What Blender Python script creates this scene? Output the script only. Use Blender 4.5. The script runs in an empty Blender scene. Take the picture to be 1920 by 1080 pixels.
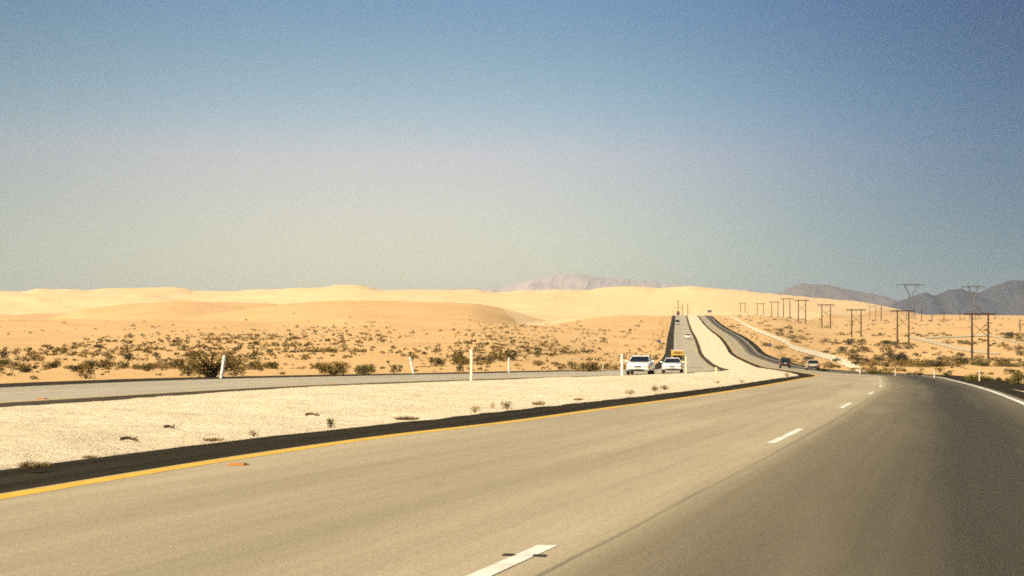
import bpy, bmesh, math, random
import numpy as np
from mathutils import Vector, Matrix

# ------------------------------------------------------------------ camera, light, exposure
SC = bpy.context.scene
COL = SC.collection
F, CX, HY, H = 2900.0, 960.0, 680.0, 1.0       # focal length in photo pixels, principal column, horizon row, eye height
cam_d = bpy.data.cameras.new("camera")
cam = bpy.data.objects.new("camera", cam_d)
COL.objects.link(cam)
cam.location = (0, 0, H)
cam.rotation_euler = (math.radians(90), 0, 0)
cam_d.sensor_width = 36.0
cam_d.lens = 36.0 * F / 1920.0
cam_d.shift_y = (HY - 540.0) / 1920.0
cam_d.clip_start = 0.05
cam_d.clip_end = 90000
SC.camera = cam
SC.view_settings.view_transform = 'Standard'
SC.view_settings.look = 'None'
SC.view_settings.gamma = 1.0
SC.view_settings.exposure = 1.05
SC.view_settings.use_curve_mapping = False

SUN_EL = math.radians(38)
SUN_DIR = Vector((-0.86 * math.cos(SUN_EL), -0.51 * math.cos(SUN_EL), math.sin(SUN_EL))).normalized()   # towards the sun
sun_d = bpy.data.lights.new("sun", 'SUN')
sun_d.energy = 4.2
sun_d.angle = math.radians(0.5)
sun_d.color = (1.0, 0.86, 0.58)
sun = bpy.data.objects.new("sun", sun_d)
COL.objects.link(sun)
sun.rotation_euler = (-SUN_DIR).to_track_quat('-Z', 'Y').to_euler()
sun.location = (-40, -20, 60)

world = bpy.data.worlds.new("World")
SC.world = world
world.use_nodes = True
wn, wl = world.node_tree.nodes, world.node_tree.links
wn.clear()
w_out = wn.new('ShaderNodeOutputWorld')
w_bg = wn.new('ShaderNodeBackground')
w_bg.inputs['Strength'].default_value = 0.10
sky = wn.new('ShaderNodeTexSky')
sky.sky_type = 'NISHITA'
sky.sun_disc = False
sky.sun_elevation = SUN_EL
sky.sun_rotation = math.atan2(SUN_DIR.x, SUN_DIR.y)
sky.air_density = 1.0
sky.dust_density = 1.0
sky.ozone_density = 1.0
sky.altitude = 50
# the tint of the desert air: dusty cream low down, deeper blue higher up (by direction in the world)
w_tc = wn.new('ShaderNodeTexCoord')
w_sep = wn.new('ShaderNodeSeparateXYZ')
wl.new(w_tc.outputs['Generated'], w_sep.inputs[0])
w_map = wn.new('ShaderNodeMapRange')
w_map.inputs['From Min'].default_value = 0.0
w_map.inputs['From Max'].default_value = 0.32
wl.new(w_sep.outputs['Z'], w_map.inputs['Value'])
w_ramp = wn.new('ShaderNodeValToRGB')
SKY_STOPS = [(0.0, (3.7, 0.84, 0.56)), (0.16, (3.4, 0.85, 0.56)), (0.30, (1.56, 0.745, 0.56)), (0.45, (0.77, 0.725, 0.63)), (0.58, (0.53, 0.585, 0.53)), (0.70, (0.35, 0.48, 0.53)), (1.0, (0.30, 0.45, 0.57))]
w_ramp.color_ramp.interpolation = 'B_SPLINE'
els = w_ramp.color_ramp.elements
while len(els) > 1:
    els.remove(els[-1])
els[0].position, els[0].color = SKY_STOPS[0][0], (*SKY_STOPS[0][1], 1)
for p_, c_ in SKY_STOPS[1:]:
    e_ = els.new(p_)
    e_.color = (*c_, 1)
wl.new(w_map.outputs[0], w_ramp.inputs[0])
w_mul = wn.new('ShaderNodeMix')
w_mul.data_type = 'RGBA'
w_mul.blend_type = 'MULTIPLY'
w_mul.inputs[0].default_value = 1.0
wl.new(sky.outputs[0], w_mul.inputs[6])
wl.new(w_ramp.outputs[0], w_mul.inputs[7])
# lens falloff put into the sky colour: both sides darker, most on the right
w_az = wn.new('ShaderNodeMapRange')
w_az.inputs['From Min'].default_value = -0.36
w_az.inputs['From Max'].default_value = 0.36
wl.new(w_sep.outputs['X'], w_az.inputs['Value'])
w_azr = wn.new('ShaderNodeValToRGB')
w_azr.color_ramp.interpolation = 'B_SPLINE'
az_e = w_azr.color_ramp.elements
az_e[0].position, az_e[0].color = 0.0, (0.50, 0.62, 0.66, 1)
az_e[1].position, az_e[1].color = 1.0, (0.0, 0.12, 0.26, 1)
for p_, c_ in ((0.22, (0.96, 0.98, 0.98)), (0.42, (1.03, 1.02, 1.01)), (0.60, (0.80, 0.88, 0.93)), (0.80, (0.20, 0.38, 0.58))):
    e_ = az_e.new(p_)
    e_.color = (*c_, 1)
wl.new(w_az.outputs[0], w_azr.inputs[0])
w_mul2 = wn.new('ShaderNodeMix')
w_mul2.data_type = 'RGBA'
w_mul2.blend_type = 'MULTIPLY'
w_mul2.inputs[0].default_value = 1.0
wl.new(w_mul.outputs[2], w_mul2.inputs[6])
wl.new(w_azr.outputs[0], w_mul2.inputs[7])
wl.new(w_mul2.outputs[2], w_bg.inputs['Color'])
wl.new(w_bg.outputs[0], w_out.inputs['Surface'])
SC.cycles.max_bounces = 6
SC.cycles.filter_width = 1.8
SC.cycles.use_denoising = False
SC.cycles.use_adaptive_sampling = True
SC.cycles.adaptive_threshold = 0.12
SC.cycles.adaptive_min_samples = 24
SC.cycles.volume_bounces = 0

# ------------------------------------------------------------------ small numeric helpers
def pchip(xs, ys):
    xs, ys = np.asarray(xs, float), np.asarray(ys, float)
    h = np.diff(xs)
    d = np.diff(ys) / h
    m = np.zeros_like(xs)
    m[0], m[-1] = d[0], d[-1]
    for i in range(1, len(xs) - 1):
        if d[i - 1] * d[i] > 0:
            w1, w2 = 2 * h[i] + h[i - 1], h[i] + 2 * h[i - 1]
            m[i] = (w1 + w2) / (w1 / d[i - 1] + w2 / d[i])
    def f(x):
        x = np.asarray(x, float)
        i = np.clip(np.searchsorted(xs, x) - 1, 0, len(xs) - 2)
        t = np.clip((x - xs[i]) / h[i], 0, 1)
        t2, t3 = t * t, t * t * t
        v = (2 * t3 - 3 * t2 + 1) * ys[i] + (t3 - 2 * t2 + t) * h[i] * m[i] + (-2 * t3 + 3 * t2) * ys[i + 1] + (t3 - t2) * h[i] * m[i + 1]
        v = np.where(x < xs[0], ys[0] + m[0] * (x - xs[0]), v)
        return np.where(x > xs[-1], ys[-1] + m[-1] * (x - xs[-1]), v)
    return f

def sstep(a, b, x):
    t = np.clip((np.asarray(x, float) - a) / (b - a), 0, 1)
    return t * t * (3 - 2 * t)

def _hash(ix, iy, seed):
    ix, iy = np.asarray(ix, np.int64), np.asarray(iy, np.int64)
    n = (ix * 374761393 + iy * 668265263 + seed * 1442695041) & 0x7fffffff
    n = ((n ^ (n >> 13)) * 1274126177) & 0x7fffffff
    n = ((n ^ (n >> 16)) * 1103515245) & 0x7fffffff
    return ((n >> 8) & 0xffff) / 65535.0

def vnoise(x, y, seed=0):
    x, y = np.asarray(x, float), np.asarray(y, float)
    ix, iy = np.floor(x), np.floor(y)
    u, v = x - ix, y - iy
    u, v = u * u * u * (u * (6 * u - 15) + 10), v * v * v * (v * (6 * v - 15) + 10)
    a, b = _hash(ix, iy, seed), _hash(ix + 1, iy, seed)
    c, d = _hash(ix, iy + 1, seed), _hash(ix + 1, iy + 1, seed)
    return (a + (b - a) * u) * (1 - v) + (c + (d - c) * u) * v * 1.0

def fbm(x, y, octs=4, seed=0, gain=0.5):
    s, a, t = 0.0, 1.0, 0.0
    for o in range(octs):
        s = s + a * (vnoise(x * 2 ** o + 17.3 * o, y * 2 ** o - 9.1 * o, seed + o) * 2 - 1)
        t += a
        a *= gain
    return s / t

def smax(a, b, k):
    return 0.5 * (a + b + np.sqrt((a - b) ** 2 + k * k))

# ------------------------------------------------------------------ the plan of the highway: x of each line as a function of y (metres)
YL = pchip([0, 8.3, 11, 13.2, 15.9, 19.9, 25.2, 32.2, 42.6, 59.2, 93.5, 121, 165, 280, 400, 555, 700, 1000, 1500, 2200],
           [-5.6, -4.12, -3.64, -3.22, -2.64, -1.66, 0, 1.86, 4.75, 9.1, 17.5, 23.9, 31.0, 46.3, 61.5, 79.6, 95.6, 127, 179, 250])
LL = pchip([0, 8.3, 22.7, 37.2, 51.8, 63, 93.5, 121, 165, 280, 400, 555, 700, 1000, 1500, 2200],
           [-2.1, 0.23, 4.24, 8.14, 12.1, 15.0, 22.2, 28.5, 35.5, 50.7, 65.9, 84.0, 100, 131.4, 183.3, 254])
WL = pchip([0, 12, 36.7, 54.7, 85.3, 121, 165, 280, 400, 555, 700, 1000, 1500, 2200],
           [2.4, 5.4, 12.15, 16.85, 24.3, 32.6, 40.0, 55.1, 70.2, 88.3, 104.3, 135.7, 187.6, 258.5])
NL = pchip([0, 20, 36.7, 59.5, 88, 116, 166, 200, 250, 366, 555, 700, 887, 1047, 1500, 2200],
           [-16.5, -14.3, -12.2, -9.5, -2.3, 6.4, 20.0, 26.6, 33.0, 46.2, 66.8, 82.2, 102.0, 119.2, 167.6, 242])
def bearing_cos(fn, d):
    s = (fn(d + 1.0) - fn(d - 1.0)) / 2.0
    return np.cos(np.arctan(s))
def off(fn, w):                                   # a line parallel to fn, w metres to its right
    return lambda d: fn(d) + w / bearing_cos(fn, d)
R_SH_IN = off(YL, -1.62)                          # our carriageway: outer edge of the left (median) shoulder
R_SH_OUT = off(WL, 2.7)
L_SH_IN = off(NL, 1.5)                            # other carriageway: edge of its median shoulder
FL = off(NL, -8.7)
L_SH_OUT = off(NL, -11.9)

# ------------------------------------------------------------------ the lie of the land
zL = pchip([0, 110, 140, 170, 210, 300, 500, 800, 950, 1300, 1700, 2100, 3000, 5000, 9000, 30000],
           [0, 0, 0.03, 0.12, 0.45, 2.4, 8.6, 18.9, 25.0, 31, 38, 46, 60, 40, 0, -20])
zC = pchip([0, 200, 280, 350, 450, 555, 608, 700, 887, 1047, 1500, 1620, 1800, 2200, 3000, 5000, 9000, 30000],
           [0, 0, 0.06, 0.6, 2.0, 4.4, 7.3, 11.9, 19.3, 26.3, 46.5, 48.5, 47, 46, 60, 40, 0, -20])
zR = pchip([0, 85, 125, 180, 240, 300, 420, 580, 790, 960, 1140, 1250, 1500, 2000, 3000, 5000, 9000, 30000],
           [0, 0, -0.08, -0.25, -0.30, -0.2, 0.5, 2.0, 11.1, 16.6, 25.4, 29.8, 40.5, 57, 88, 60, 0, -20])
CREST = pchip([-900, -300, 0, 40, 75, 105, 130, 165, 200, 240, 280, 325, 345, 370, 400, 440, 480, 510, 560, 600, 640, 665, 690, 720, 750, 800, 850,
               890, 920, 940, 980, 1010, 1040, 1060, 1100, 1130, 1180, 1210, 1230, 1260, 1290, 1330, 1400, 1450, 1500, 1560, 1600, 1650, 1700,
               1740, 1780, 1850, 1920, 2300],
              [556, 548, 545, 546, 541, 542, 541, 543, 539, 538, 537, 535, 537, 541, 541, 541, 538, 538, 536, 536, 531, 531, 535, 542, 541, 540, 540,
               539, 544, 545, 541, 542, 540, 541, 541, 537, 535, 537, 540, 540, 538, 543, 549, 553, 556, 560, 563, 571, 582,
               591, 597, 600, 594, 594])
_px = np.arange(-900, 2301, 5.0)
_cr = CREST(_px)
_kern = np.exp(-(np.arange(-40, 41) * 5.0 / 90.0) ** 2)
_sm = np.convolve(np.pad(_cr, 40, mode='edge'), _kern / _kern.sum(), 'valid')
def CREST_S(p): return np.interp(p, _px, _sm)
RIDGES = [  # crest columns, crest rows, distance, near slope, far slope
    (pchip([200, 330, 430, 520, 600, 660, 750, 880, 930, 1010, 1100], [612, 596, 583, 571, 564.5, 561.5, 564, 569, 577, 597, 625]), 1250, 0.085, 0.11),
    (pchip([-100, 60, 120, 165, 250, 330, 400, 480, 560, 700], [618, 603, 589, 575, 566, 563.5, 565, 567, 574, 592]), 1650, 0.10, 0.22),
    (pchip([-700, -200, 0, 60, 130, 200, 290, 420], [606, 611, 609, 602, 598, 599, 612, 640]), 1060, 0.12, 0.25),
    (pchip([-700, -100, 100, 250, 420, 520, 700], [625, 624, 622, 618, 606, 612, 640]), 900, 0.06, 0.10),
]
def corridor(X, D):                               # metres outside the paved corridor (negative inside)
    return np.maximum(L_SH_OUT(D) - X, X - R_SH_OUT(D))

def ground_z(X, Y):
    X, Y = np.asarray(X, float), np.asarray(Y, float)
    r = np.hypot(X, Y)
    D = np.maximum(Y, 0.62 * r)
    D = np.where(r < 1e-6, 0.0, D)
    px = CX + F * X / np.maximum(D, 1e-3)
    pc = np.clip(px, -700, 2500)
    a = sstep(880, 1190, pc)
    b = sstep(1420, 1580, pc)
    z = zL(D) * (1 - a) + (zC(D) * (1 - b) + zR(D) * b) * a
    s = np.clip(NL(D) - X, 0, 13)                 # crossfall of the far carriageway
    z = z + 0.0155 * s * sstep(45, 80, D) * (1 - sstep(150, 215, D)) * (X < NL(D))
    cd = corridor(X, D)
    m = sstep(2.0, 22.0, cd)
    z = z + m * sstep(90, 260, D) * (0.55 * fbm(X / 34, Y / 34, 3, 3) + 0.16 * fbm(X / 7, Y / 7, 2, 8) * (D < 700))
    z = z + m * sstep(500, 1000, D) * 1.6 * fbm(X / 120, Y / 120, 3, 21)
    # dunes
    hum = 1.0 - np.abs(fbm(X / 130 + 0.4 * fbm(X / 70, Y / 70, 2, 71), Y / 85, 2, 70))
    z = z + (hum - 0.75) * 7.0 * sstep(650, 900, D) * (1 - sstep(1500, 1900, D)) * (1 - sstep(850, 1050, pc))
    wob = 1 + 0.05 * fbm(X / 300, 0.3 * Y / 300, 3, 40)
    for cr, dk, s0, s1 in RIDGES:
        dd = D * wob - dk + 70 * fbm(X / 140, 0 * X, 2, dk)
        zk = H + dk * (HY - cr(pc)) / F
        zr = zk - np.where(dd < 0, -dd * s0, dd * s1)
        z = smax(z, zr, 1.2)
    mea = 130 * fbm(X / 420, 0 * X, 2, 91)
    dd = D + mea - 2600.0
    zk = H + 2600.0 * (HY - CREST_S(pc)) / F + 2600.0 / F * (CREST_S(pc) - CREST(pc)) * np.exp(-(dd / 150.0) ** 2)
    und = 1.0 - np.abs(fbm(X / 260 + 0.5 * fbm(X / 160, Y / 160, 2, 61), Y / 150, 3, 60))
    fc = sstep(900, 1230, pc) * (1 - sstep(1400, 1750, pc))
    zr = zk - np.where(dd < 0, -dd * (0.085 + 0.02 * fc), dd * 0.06) + (und - 0.75) * 15.0 * (1 - fc) * sstep(1400, 2000, D) * (1 - 0.85 * sstep(2350, 2600, D))
    zr = np.where(dd > 2000, -1e3, zr)
    z = np.where(dd > 2000, z, smax(z, zr, 2.0))
    # behind the photographer: plain desert
    return z * np.where(Y < 0, np.exp(-(Y / 400.0) ** 2), 1.0)

_DS = np.concatenate([np.linspace(3, 150, 900), np.geomspace(150.5, 6000, 2200)])
def G(px, py, dmin=0):                            # the ground point seen at a photo pixel
    xs = (px - CX) / F * _DS
    ys = HY - F * (ground_z(xs, _DS) - H) / _DS
    ok = np.where((ys[:-1] > py) & (ys[1:] <= py) & (_DS[1:] > dmin))[0]
    i = ok[0] if len(ok) else int(np.argmin(np.abs(ys - py)))
    t = (ys[i] - py) / max(ys[i] - ys[min(i + 1, len(ys) - 1)], 1e-9) if len(ok) else 0
    d = _DS[i] + t * (_DS[min(i + 1, len(_DS) - 1)] - _DS[i])
    x = (px - CX) / F * d
    return Vector((x, d, float(ground_z(x, d))))

def at(px, D, z=None):
    x = (px - CX) / F * D
    return Vector((x, D, float(ground_z(x, D)) if z is None else z))

# ------------------------------------------------------------------ object helpers
def tag(o, label=None, cat=None, group=None, kind=None):
    if label: o['label'] = label
    if cat: o['category'] = cat
    if group: o['group'] = group
    if kind: o['kind'] = kind
    return o

def empty(name, loc, rz=0.0):
    o = bpy.data.objects.new(name, None)
    COL.objects.link(o)
    o.location = loc
    o.rotation_euler = (0, 0, rz)
    o.empty_display_size = 0.2
    return o

class MB:
    def __init__(self):
        self.v, self.f, self.mi = [], [], []
    def add(self, vs, fs, mi=0):
        n = len(self.v)
        self.v += [tuple(p) for p in vs]
        self.f += [tuple(i + n for i in f) for f in fs]
        self.mi += [mi] * len(fs)
        return self
    def box(self, c, s, rz=0.0, tilt=None, mi=0, bev=0.0):
        cx, cy, cz = c
        hx, hy, hz = s[0] / 2, s[1] / 2, s[2] / 2
        if bev <= 0:
            vs = [Vector((x * hx, y * hy, z * hz)) for z in (-1, 1) for x, y in ((-1, -1), (1, -1), (1, 1), (-1, 1))]
            fs = [(3, 2, 1, 0), (4, 5, 6, 7), (0, 1, 5, 4), (1, 2, 6, 5), (2, 3, 7, 6), (3, 0, 4, 7)]
        else:
            bm = bmesh.new()
            bmesh.ops.create_cube(bm, size=1.0)
            for q in bm.verts:
                q.co = Vector((q.co.x * s[0], q.co.y * s[1], q.co.z * s[2]))
            bmesh.ops.bevel(bm, geom=list(bm.edges), offset=bev, segments=2, affect='EDGES', profile=0.6)
            bm.verts.index_update()
            vs = [q.co.copy() for q in bm.verts]
            fs = [[q.index for q in f.verts] for f in bm.faces]
            bm.free()
        M = Matrix.Translation((cx, cy, cz)) @ Matrix.Rotation(rz, 4, 'Z')
        if tilt is not None:
            M = M @ tilt
        return self.add([M @ p for p in vs], fs, mi)
    def tube(self, pts, rs, n=6, mi=0, cap=True):
        pts = [Vector(p) for p in pts]
        if not hasattr(rs, '__len__'):
            rs = [rs] * len(pts)
        vs, fs = [], []
        for i, p in enumerate(pts):
            t = (pts[min(i + 1, len(pts) - 1)] - pts[max(i - 1, 0)]).normalized()
            u = t.cross(Vector((0.31, 0.95, 0.07))).normalized() if abs(t.y) < 0.9 else t.cross(Vector((1, 0, 0.1))).normalized()
            w = t.cross(u)
            for k in range(n):
                a = 2 * math.pi * k / n
                vs.append(p + (u * math.cos(a) + w * math.sin(a)) * rs[i])
        for i in range(len(pts) - 1):
            for k in range(n):
                fs.append((i * n + k, i * n + (k + 1) % n, (i + 1) * n + (k + 1) % n, (i + 1) * n + k))
        if cap:
            fs.append(tuple(range(n - 1, -1, -1)))
            fs.append(tuple((len(pts) - 1) * n + k for k in range(n)))
        return self.add(vs, fs, mi)
    def bar(self, a, b, w, mi=0):
        return self.tube([a, b], w / 2, 4, mi)
    def lathe(self, prof, axis='X', c=(0, 0, 0), n=20, mi=0):
        vs, fs = [], []
        for (r, h) in prof:
            for k in range(n):
                a = 2 * math.pi * k / n
                p = (h, r * math.cos(a), r * math.sin(a)) if axis == 'X' else (r * math.cos(a), r * math.sin(a), h)
                vs.append(Vector(p) + Vector(c))
        for i in range(len(prof) - 1):
            for k in range(n):
                fs.append((i * n + k, i * n + (k + 1) % n, (i + 1) * n + (k + 1) % n, (i + 1) * n + k))
        return self.add(vs, fs, mi)
    def build(self, name, mat, parent=None, smooth=False, loc=None):
        me = bpy.data.meshes.new(name)
        me.from_pydata(self.v, [], self.f)
        for m in (mat if isinstance(mat, (list, tuple)) else [mat]):
            me.materials.append(m)
        if any(self.mi):
            me.polygons.foreach_set('material_index', self.mi)
        if smooth:
            me.polygons.foreach_set('use_smooth', [True] * len(me.polygons))
        me.update()
        o = bpy.data.objects.new(name, me)
        COL.objects.link(o)
        if parent is not None: o.parent = parent
        if loc is not None: o.location = loc
        return o

def grid_mesh(name, P, mat, uv=None, smooth=True, mask=None, flip=False):
    """P: (rows, cols, 3) array of points -> one mesh object; mask: (rows-1, cols-1) faces kept"""
    n, m = P.shape[:2]
    idx = np.arange(n * m).reshape(n, m)
    q = np.stack([idx[:-1, :-1], idx[:-1, 1:], idx[1:, 1:], idx[1:, :-1]], -1)
    if flip: q = q[..., ::-1]
    q = q[mask] if mask is not None else q.reshape(-1, 4)
    used, inv = np.unique(q, return_inverse=True)
    q = inv.reshape(-1, 4)
    V = P.reshape(-1, 3)[used]
    me = bpy.data.meshes.new(name)
    me.vertices.add(len(V)); me.vertices.foreach_set('co', V.astype(np.float32).ravel())
    me.loops.add(q.size); me.loops.foreach_set('vertex_index', q.astype(np.int32).ravel())
    me.polygons.add(len(q)); me.polygons.foreach_set('loop_start', np.arange(0, q.size, 4, dtype=np.int32))
    me.polygons.foreach_set('loop_total', np.full(len(q), 4, np.int32))
    me.update(calc_edges=True)
    if smooth: me.polygons.foreach_set('use_smooth', np.ones(len(q), bool))
    if uv is not None:
        U = uv.reshape(-1, 2)[used][q.ravel()]
        l = me.uv_layers.new(name='UVMap')
        l.data.foreach_set('uv', U.astype(np.float32).ravel())
    me.materials.append(mat)
    o = bpy.data.objects.new(name, me)
    COL.objects.link(o)
    return o

# ------------------------------------------------------------------ materials
class NT:
    def __init__(self, name):
        self.m = bpy.data.materials.new(name)
        self.m.use_nodes = True
        self.n, self.l = self.m.node_tree.nodes, self.m.node_tree.links
        self.b = self.n['Principled BSDF']
        self.pos = self.n.new('ShaderNodeNewGeometry').outputs['Position']
    def noise(self, scale, detail=4, rough=0.55, vec=None, stretch=None):
        t = self.n.new('ShaderNodeTexNoise')
        t.inputs['Scale'].default_value = scale
        t.inputs['Detail'].default_value = detail
        t.inputs['Roughness'].default_value = rough
        v = vec or self.pos
        if stretch:
            mp = self.n.new('ShaderNodeMapping')
            mp.inputs['Scale'].default_value = stretch
            self.l.new(v, mp.inputs[0])
            v = mp.outputs[0]
        self.l.new(v, t.inputs['Vector'])
        return t.outputs['Fac']
    def ramp(self, fac, stops):
        r = self.n.new('ShaderNodeValToRGB')
        e = r.color_ramp.elements
        while len(e) > 1: e.remove(e[-1])
        def c4(c): return (*c, 1) if hasattr(c, '__len__') else (c, c, c, 1)
        e[0].position, e[0].color = stops[0][0], c4(stops[0][1])
        for p, c in stops[1:]:
            k = e.new(p); k.color = c4(c)
        self.l.new(fac, r.inputs[0])
        return r.outputs[0]
    def mix(self, fac, a, b, mode='MIX'):
        x = self.n.new('ShaderNodeMix'); x.data_type = 'RGBA'; x.blend_type = mode
        for s, v in ((0, fac), (6, a), (7, b)):
            if hasattr(v, 'is_output'): self.l.new(v, x.inputs[s])
            else: x.inputs[s].default_value = v if not hasattr(v, '__len__') else ((*v, 1) if len(v) == 3 else v)
        return x.outputs[2]
    def math(self, op, a, b=0.0, c=None):
        x = self.n.new('ShaderNodeMath'); x.operation = op
        for s, v in enumerate((a, b) if c is None else (a, b, c)):
            if hasattr(v, 'is_output'): self.l.new(v, x.inputs[s])
            else: x.inputs[s].default_value = v
        return x.outputs[0]
    def bump(self, height, dist, strength=1.0):
        b = self.n.new('ShaderNodeBump')
        b.inputs['Distance'].default_value = dist
        b.inputs['Strength'].default_value = strength
        self.l.new(height, b.inputs['Height'])
        self.l.new(b.outputs[0], self.b.inputs['Normal'])
    def done(self, col=None, rough=0.9, metal=0.0, spec=0.2):
        if col is not None:
            if hasattr(col, 'is_output'): self.l.new(col, self.b.inputs['Base Color'])
            else: self.b.inputs['Base Color'].default_value = (*col, 1)
        self.b.inputs['Roughness'].default_value = rough
        self.b.inputs['Metallic'].default_value = metal
        self.b.inputs['Specular IOR Level'].default_value = spec
        return self.m

def plain(name, col, rough=0.6, metal=0.0, spec=0.4, var=0.08, scale=6.0):
    t = NT(name)
    c = t.ramp(t.noise(scale, 3), [(0.3, tuple(x * (1 - var) for x in col)), (0.7, tuple(min(1, x * (1 + var)) for x in col))])
    return t.done(c, rough, metal, spec)

def make_sand(name, lo, hi, speck, fine=2.2, bump=0.06, big=0.02):
    t = NT(name)
    c = t.ramp(t.noise(big, 5), [(0.32, lo), (0.68, hi)])
    c = t.mix(t.ramp(t.noise(fine, 6, 0.7), [(0.42, 0.0), (0.75, 0.55)]), c, speck)
    c = t.mix(t.ramp(t.noise(fine * 9, 3, 0.7), [(0.35, 0.0), (0.8, 0.35)]), c, tuple(x * 0.6 for x in lo))
    t.bump(t.noise(fine * 2, 6, 0.7), bump)
    return t.done(c, 0.95, 0, 0.1)

M = {}
M['desert'] = make_sand('desert_sand', (0.60, 0.375, 0.165), (0.71, 0.455, 0.215), (0.44, 0.27, 0.11), 0.55, 0.10, 0.02)
M['dune'] = make_sand('dune_sand', (0.73, 0.51, 0.27), (0.81, 0.58, 0.32), (0.69, 0.46, 0.235), 0.03, 0.5, 0.003)
M['median'] = make_sand('median_sand', (0.70, 0.565, 0.385), (0.80, 0.68, 0.485), (0.50, 0.36, 0.215), 3.0, 0.055, 0.25)
M['track'] = make_sand('track_sand', (0.72, 0.60, 0.42), (0.80, 0.70, 0.52), (0.6, 0.48, 0.3), 0.5, 0.05, 0.05)
M['path'] = make_sand('path_sand', (0.52, 0.42, 0.27), (0.60, 0.49, 0.32), (0.42, 0.32, 0.2), 0.5, 0.05, 0.05)
def make_rock(name, a, b):
    t = NT(name)
    c = t.ramp(t.noise(0.002, 8, 0.65), [(0.3, a), (0.7, b)])
    return t.done(c, 0.95, 0, 0.1)
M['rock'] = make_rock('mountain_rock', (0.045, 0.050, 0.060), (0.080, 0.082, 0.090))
M['rock_hazed'] = make_rock('hazed_mountain_rock', (0.40, 0.335, 0.295), (0.47, 0.395, 0.35))  # fading by distance haze is put into this rock colour
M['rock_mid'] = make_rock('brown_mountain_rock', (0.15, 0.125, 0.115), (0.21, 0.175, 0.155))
def make_road(name, left, right, seam, lens_dark=True):
    """uv.x = metres right of the lane line, uv.y = metres along"""
    t = NT(name)
    uv = t.n.new('ShaderNodeUVMap').outputs[0]
    sp = t.n.new('ShaderNodeSeparateXYZ'); t.l.new(uv, sp.inputs[0])
    wob = t.math('MULTIPLY', t.math('SUBTRACT', t.noise(0.25, 3), 0.5), 0.08)
    u = t.math('ADD', sp.outputs[0], wob)
    side = t.math('MINIMUM', 1.0, t.math('MAXIMUM', 0.0, t.math('MULTIPLY', t.math('SUBTRACT', u, seam - 0.15), 2.5)))
    streak = t.noise(1.0, 5, 0.6, uv, (1.6, 0.03, 1.0))
    thin = t.noise(1.0, 4, 0.65, uv, (9.0, 0.25, 1.0))
    blot = t.noise(1.0, 5, 0.6, uv, (0.5, 0.06, 1.0))
    fine = t.noise(38, 3, 0.8)
    grit = t.noise(110, 2, 0.8)
    spots = t.noise(1.0, 3, 0.6, uv, (2.2, 0.7, 1.0))
    c = t.mix(side, left, right)
    c = t.mix(t.ramp(streak, [(0.35, 0.0), (0.75, 0.45)]), c, t.mix(0.55, c, (0.06, 0.055, 0.04)))
    c = t.mix(t.ramp(thin, [(0.45, 0.0), (0.8, 0.35)]), c, t.mix(0.5, c, (0.06, 0.05, 0.035)))
    c = t.mix(t.ramp(blot, [(0.36, 0.0), (0.70, 0.50)]), c, t.mix(0.6, c, (0.12, 0.10, 0.07)))
    c = t.mix(t.ramp(blot, [(0.25, 0.45), (0.47, 0.0)]), c, (0.52, 0.43, 0.30))
    def band(mid, half, strength, col):
        o = t.math('SUBTRACT', 1.0, t.math('MINIMUM', 1.0, t.math('ABSOLUTE', t.math('DIVIDE', t.math('SUBTRACT', u, mid), half))))
        return t.mix(t.math('MULTIPLY', o, t.ramp(streak, [(0.3, strength * 0.75), (0.7, strength)])), c, col)
    # rubber in the wheel tracks, oil down the middle of the left lane
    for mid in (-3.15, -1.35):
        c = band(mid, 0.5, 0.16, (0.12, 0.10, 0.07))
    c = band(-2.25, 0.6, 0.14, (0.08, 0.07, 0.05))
    if lens_dark:
        c = band(2.6, 2.35, 1.3, (0.026, 0.022, 0.013))  # wide band paints lens corner darkening into the right lane's colour
    # oil drips
    c = t.mix(t.ramp(spots, [(0.68, 0.0), (0.76, 0.30)]), c, (0.06, 0.05, 0.035))
    # open joint between the two pours
    j = t.math('SUBTRACT', 1.0, t.math('MINIMUM', 1.0, t.math('DIVIDE', t.math('ABSOLUTE', t.math('SUBTRACT', u, seam)), 0.03)))
    c = t.mix(t.math('MULTIPLY', j, t.ramp(thin, [(0.3, 0.25), (0.6, 0.6)])), c, (0.04, 0.035, 0.03))
    c = t.mix(t.ramp(fine, [(0.40, 0.0), (0.70, 0.42)]), c, t.mix(0.7, c, (0.06, 0.05, 0.035)))
    c = t.mix(t.ramp(grit, [(0.50, 0.0), (0.75, 0.40)]), c, (0.56, 0.48, 0.36))
    t.bump(fine, 0.005)
    return t.done(c, 0.85, 0, 0.25)
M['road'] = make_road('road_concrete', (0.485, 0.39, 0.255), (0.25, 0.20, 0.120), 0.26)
M['road_far'] = make_road('road_concrete_pale', (0.51, 0.44, 0.325), (0.51, 0.44, 0.325), 0.3, False)
def make_asphalt(name, a, b):
    t = NT(name)
    uv = t.n.new('ShaderNodeUVMap').outputs[0]
    c = t.ramp(t.noise(1.0, 5, 0.65, uv, (2.5, 0.12, 1)), [(0.3, a), (0.75, b)])
    c = t.mix(t.ramp(t.noise(30, 3, 0.8), [(0.4, 0.0), (0.75, 0.2)]), c, (0.08, 0.06, 0.035))
    t.bump(t.noise(60, 2), 0.004)
    return t.done(c, 0.95, 0, 0.05)
M['shoulder'] = make_asphalt('shoulder_asphalt', (0.014, 0.011, 0.006), (0.044, 0.035, 0.021))
M['shoulder_dark'] = make_asphalt('shoulder_asphalt_outer', (0.022, 0.017, 0.010), (0.058, 0.046, 0.028))
M['shoulder_far'] = make_asphalt('shoulder_asphalt_faded', (0.05, 0.038, 0.026), (0.095, 0.073, 0.048))
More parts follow.
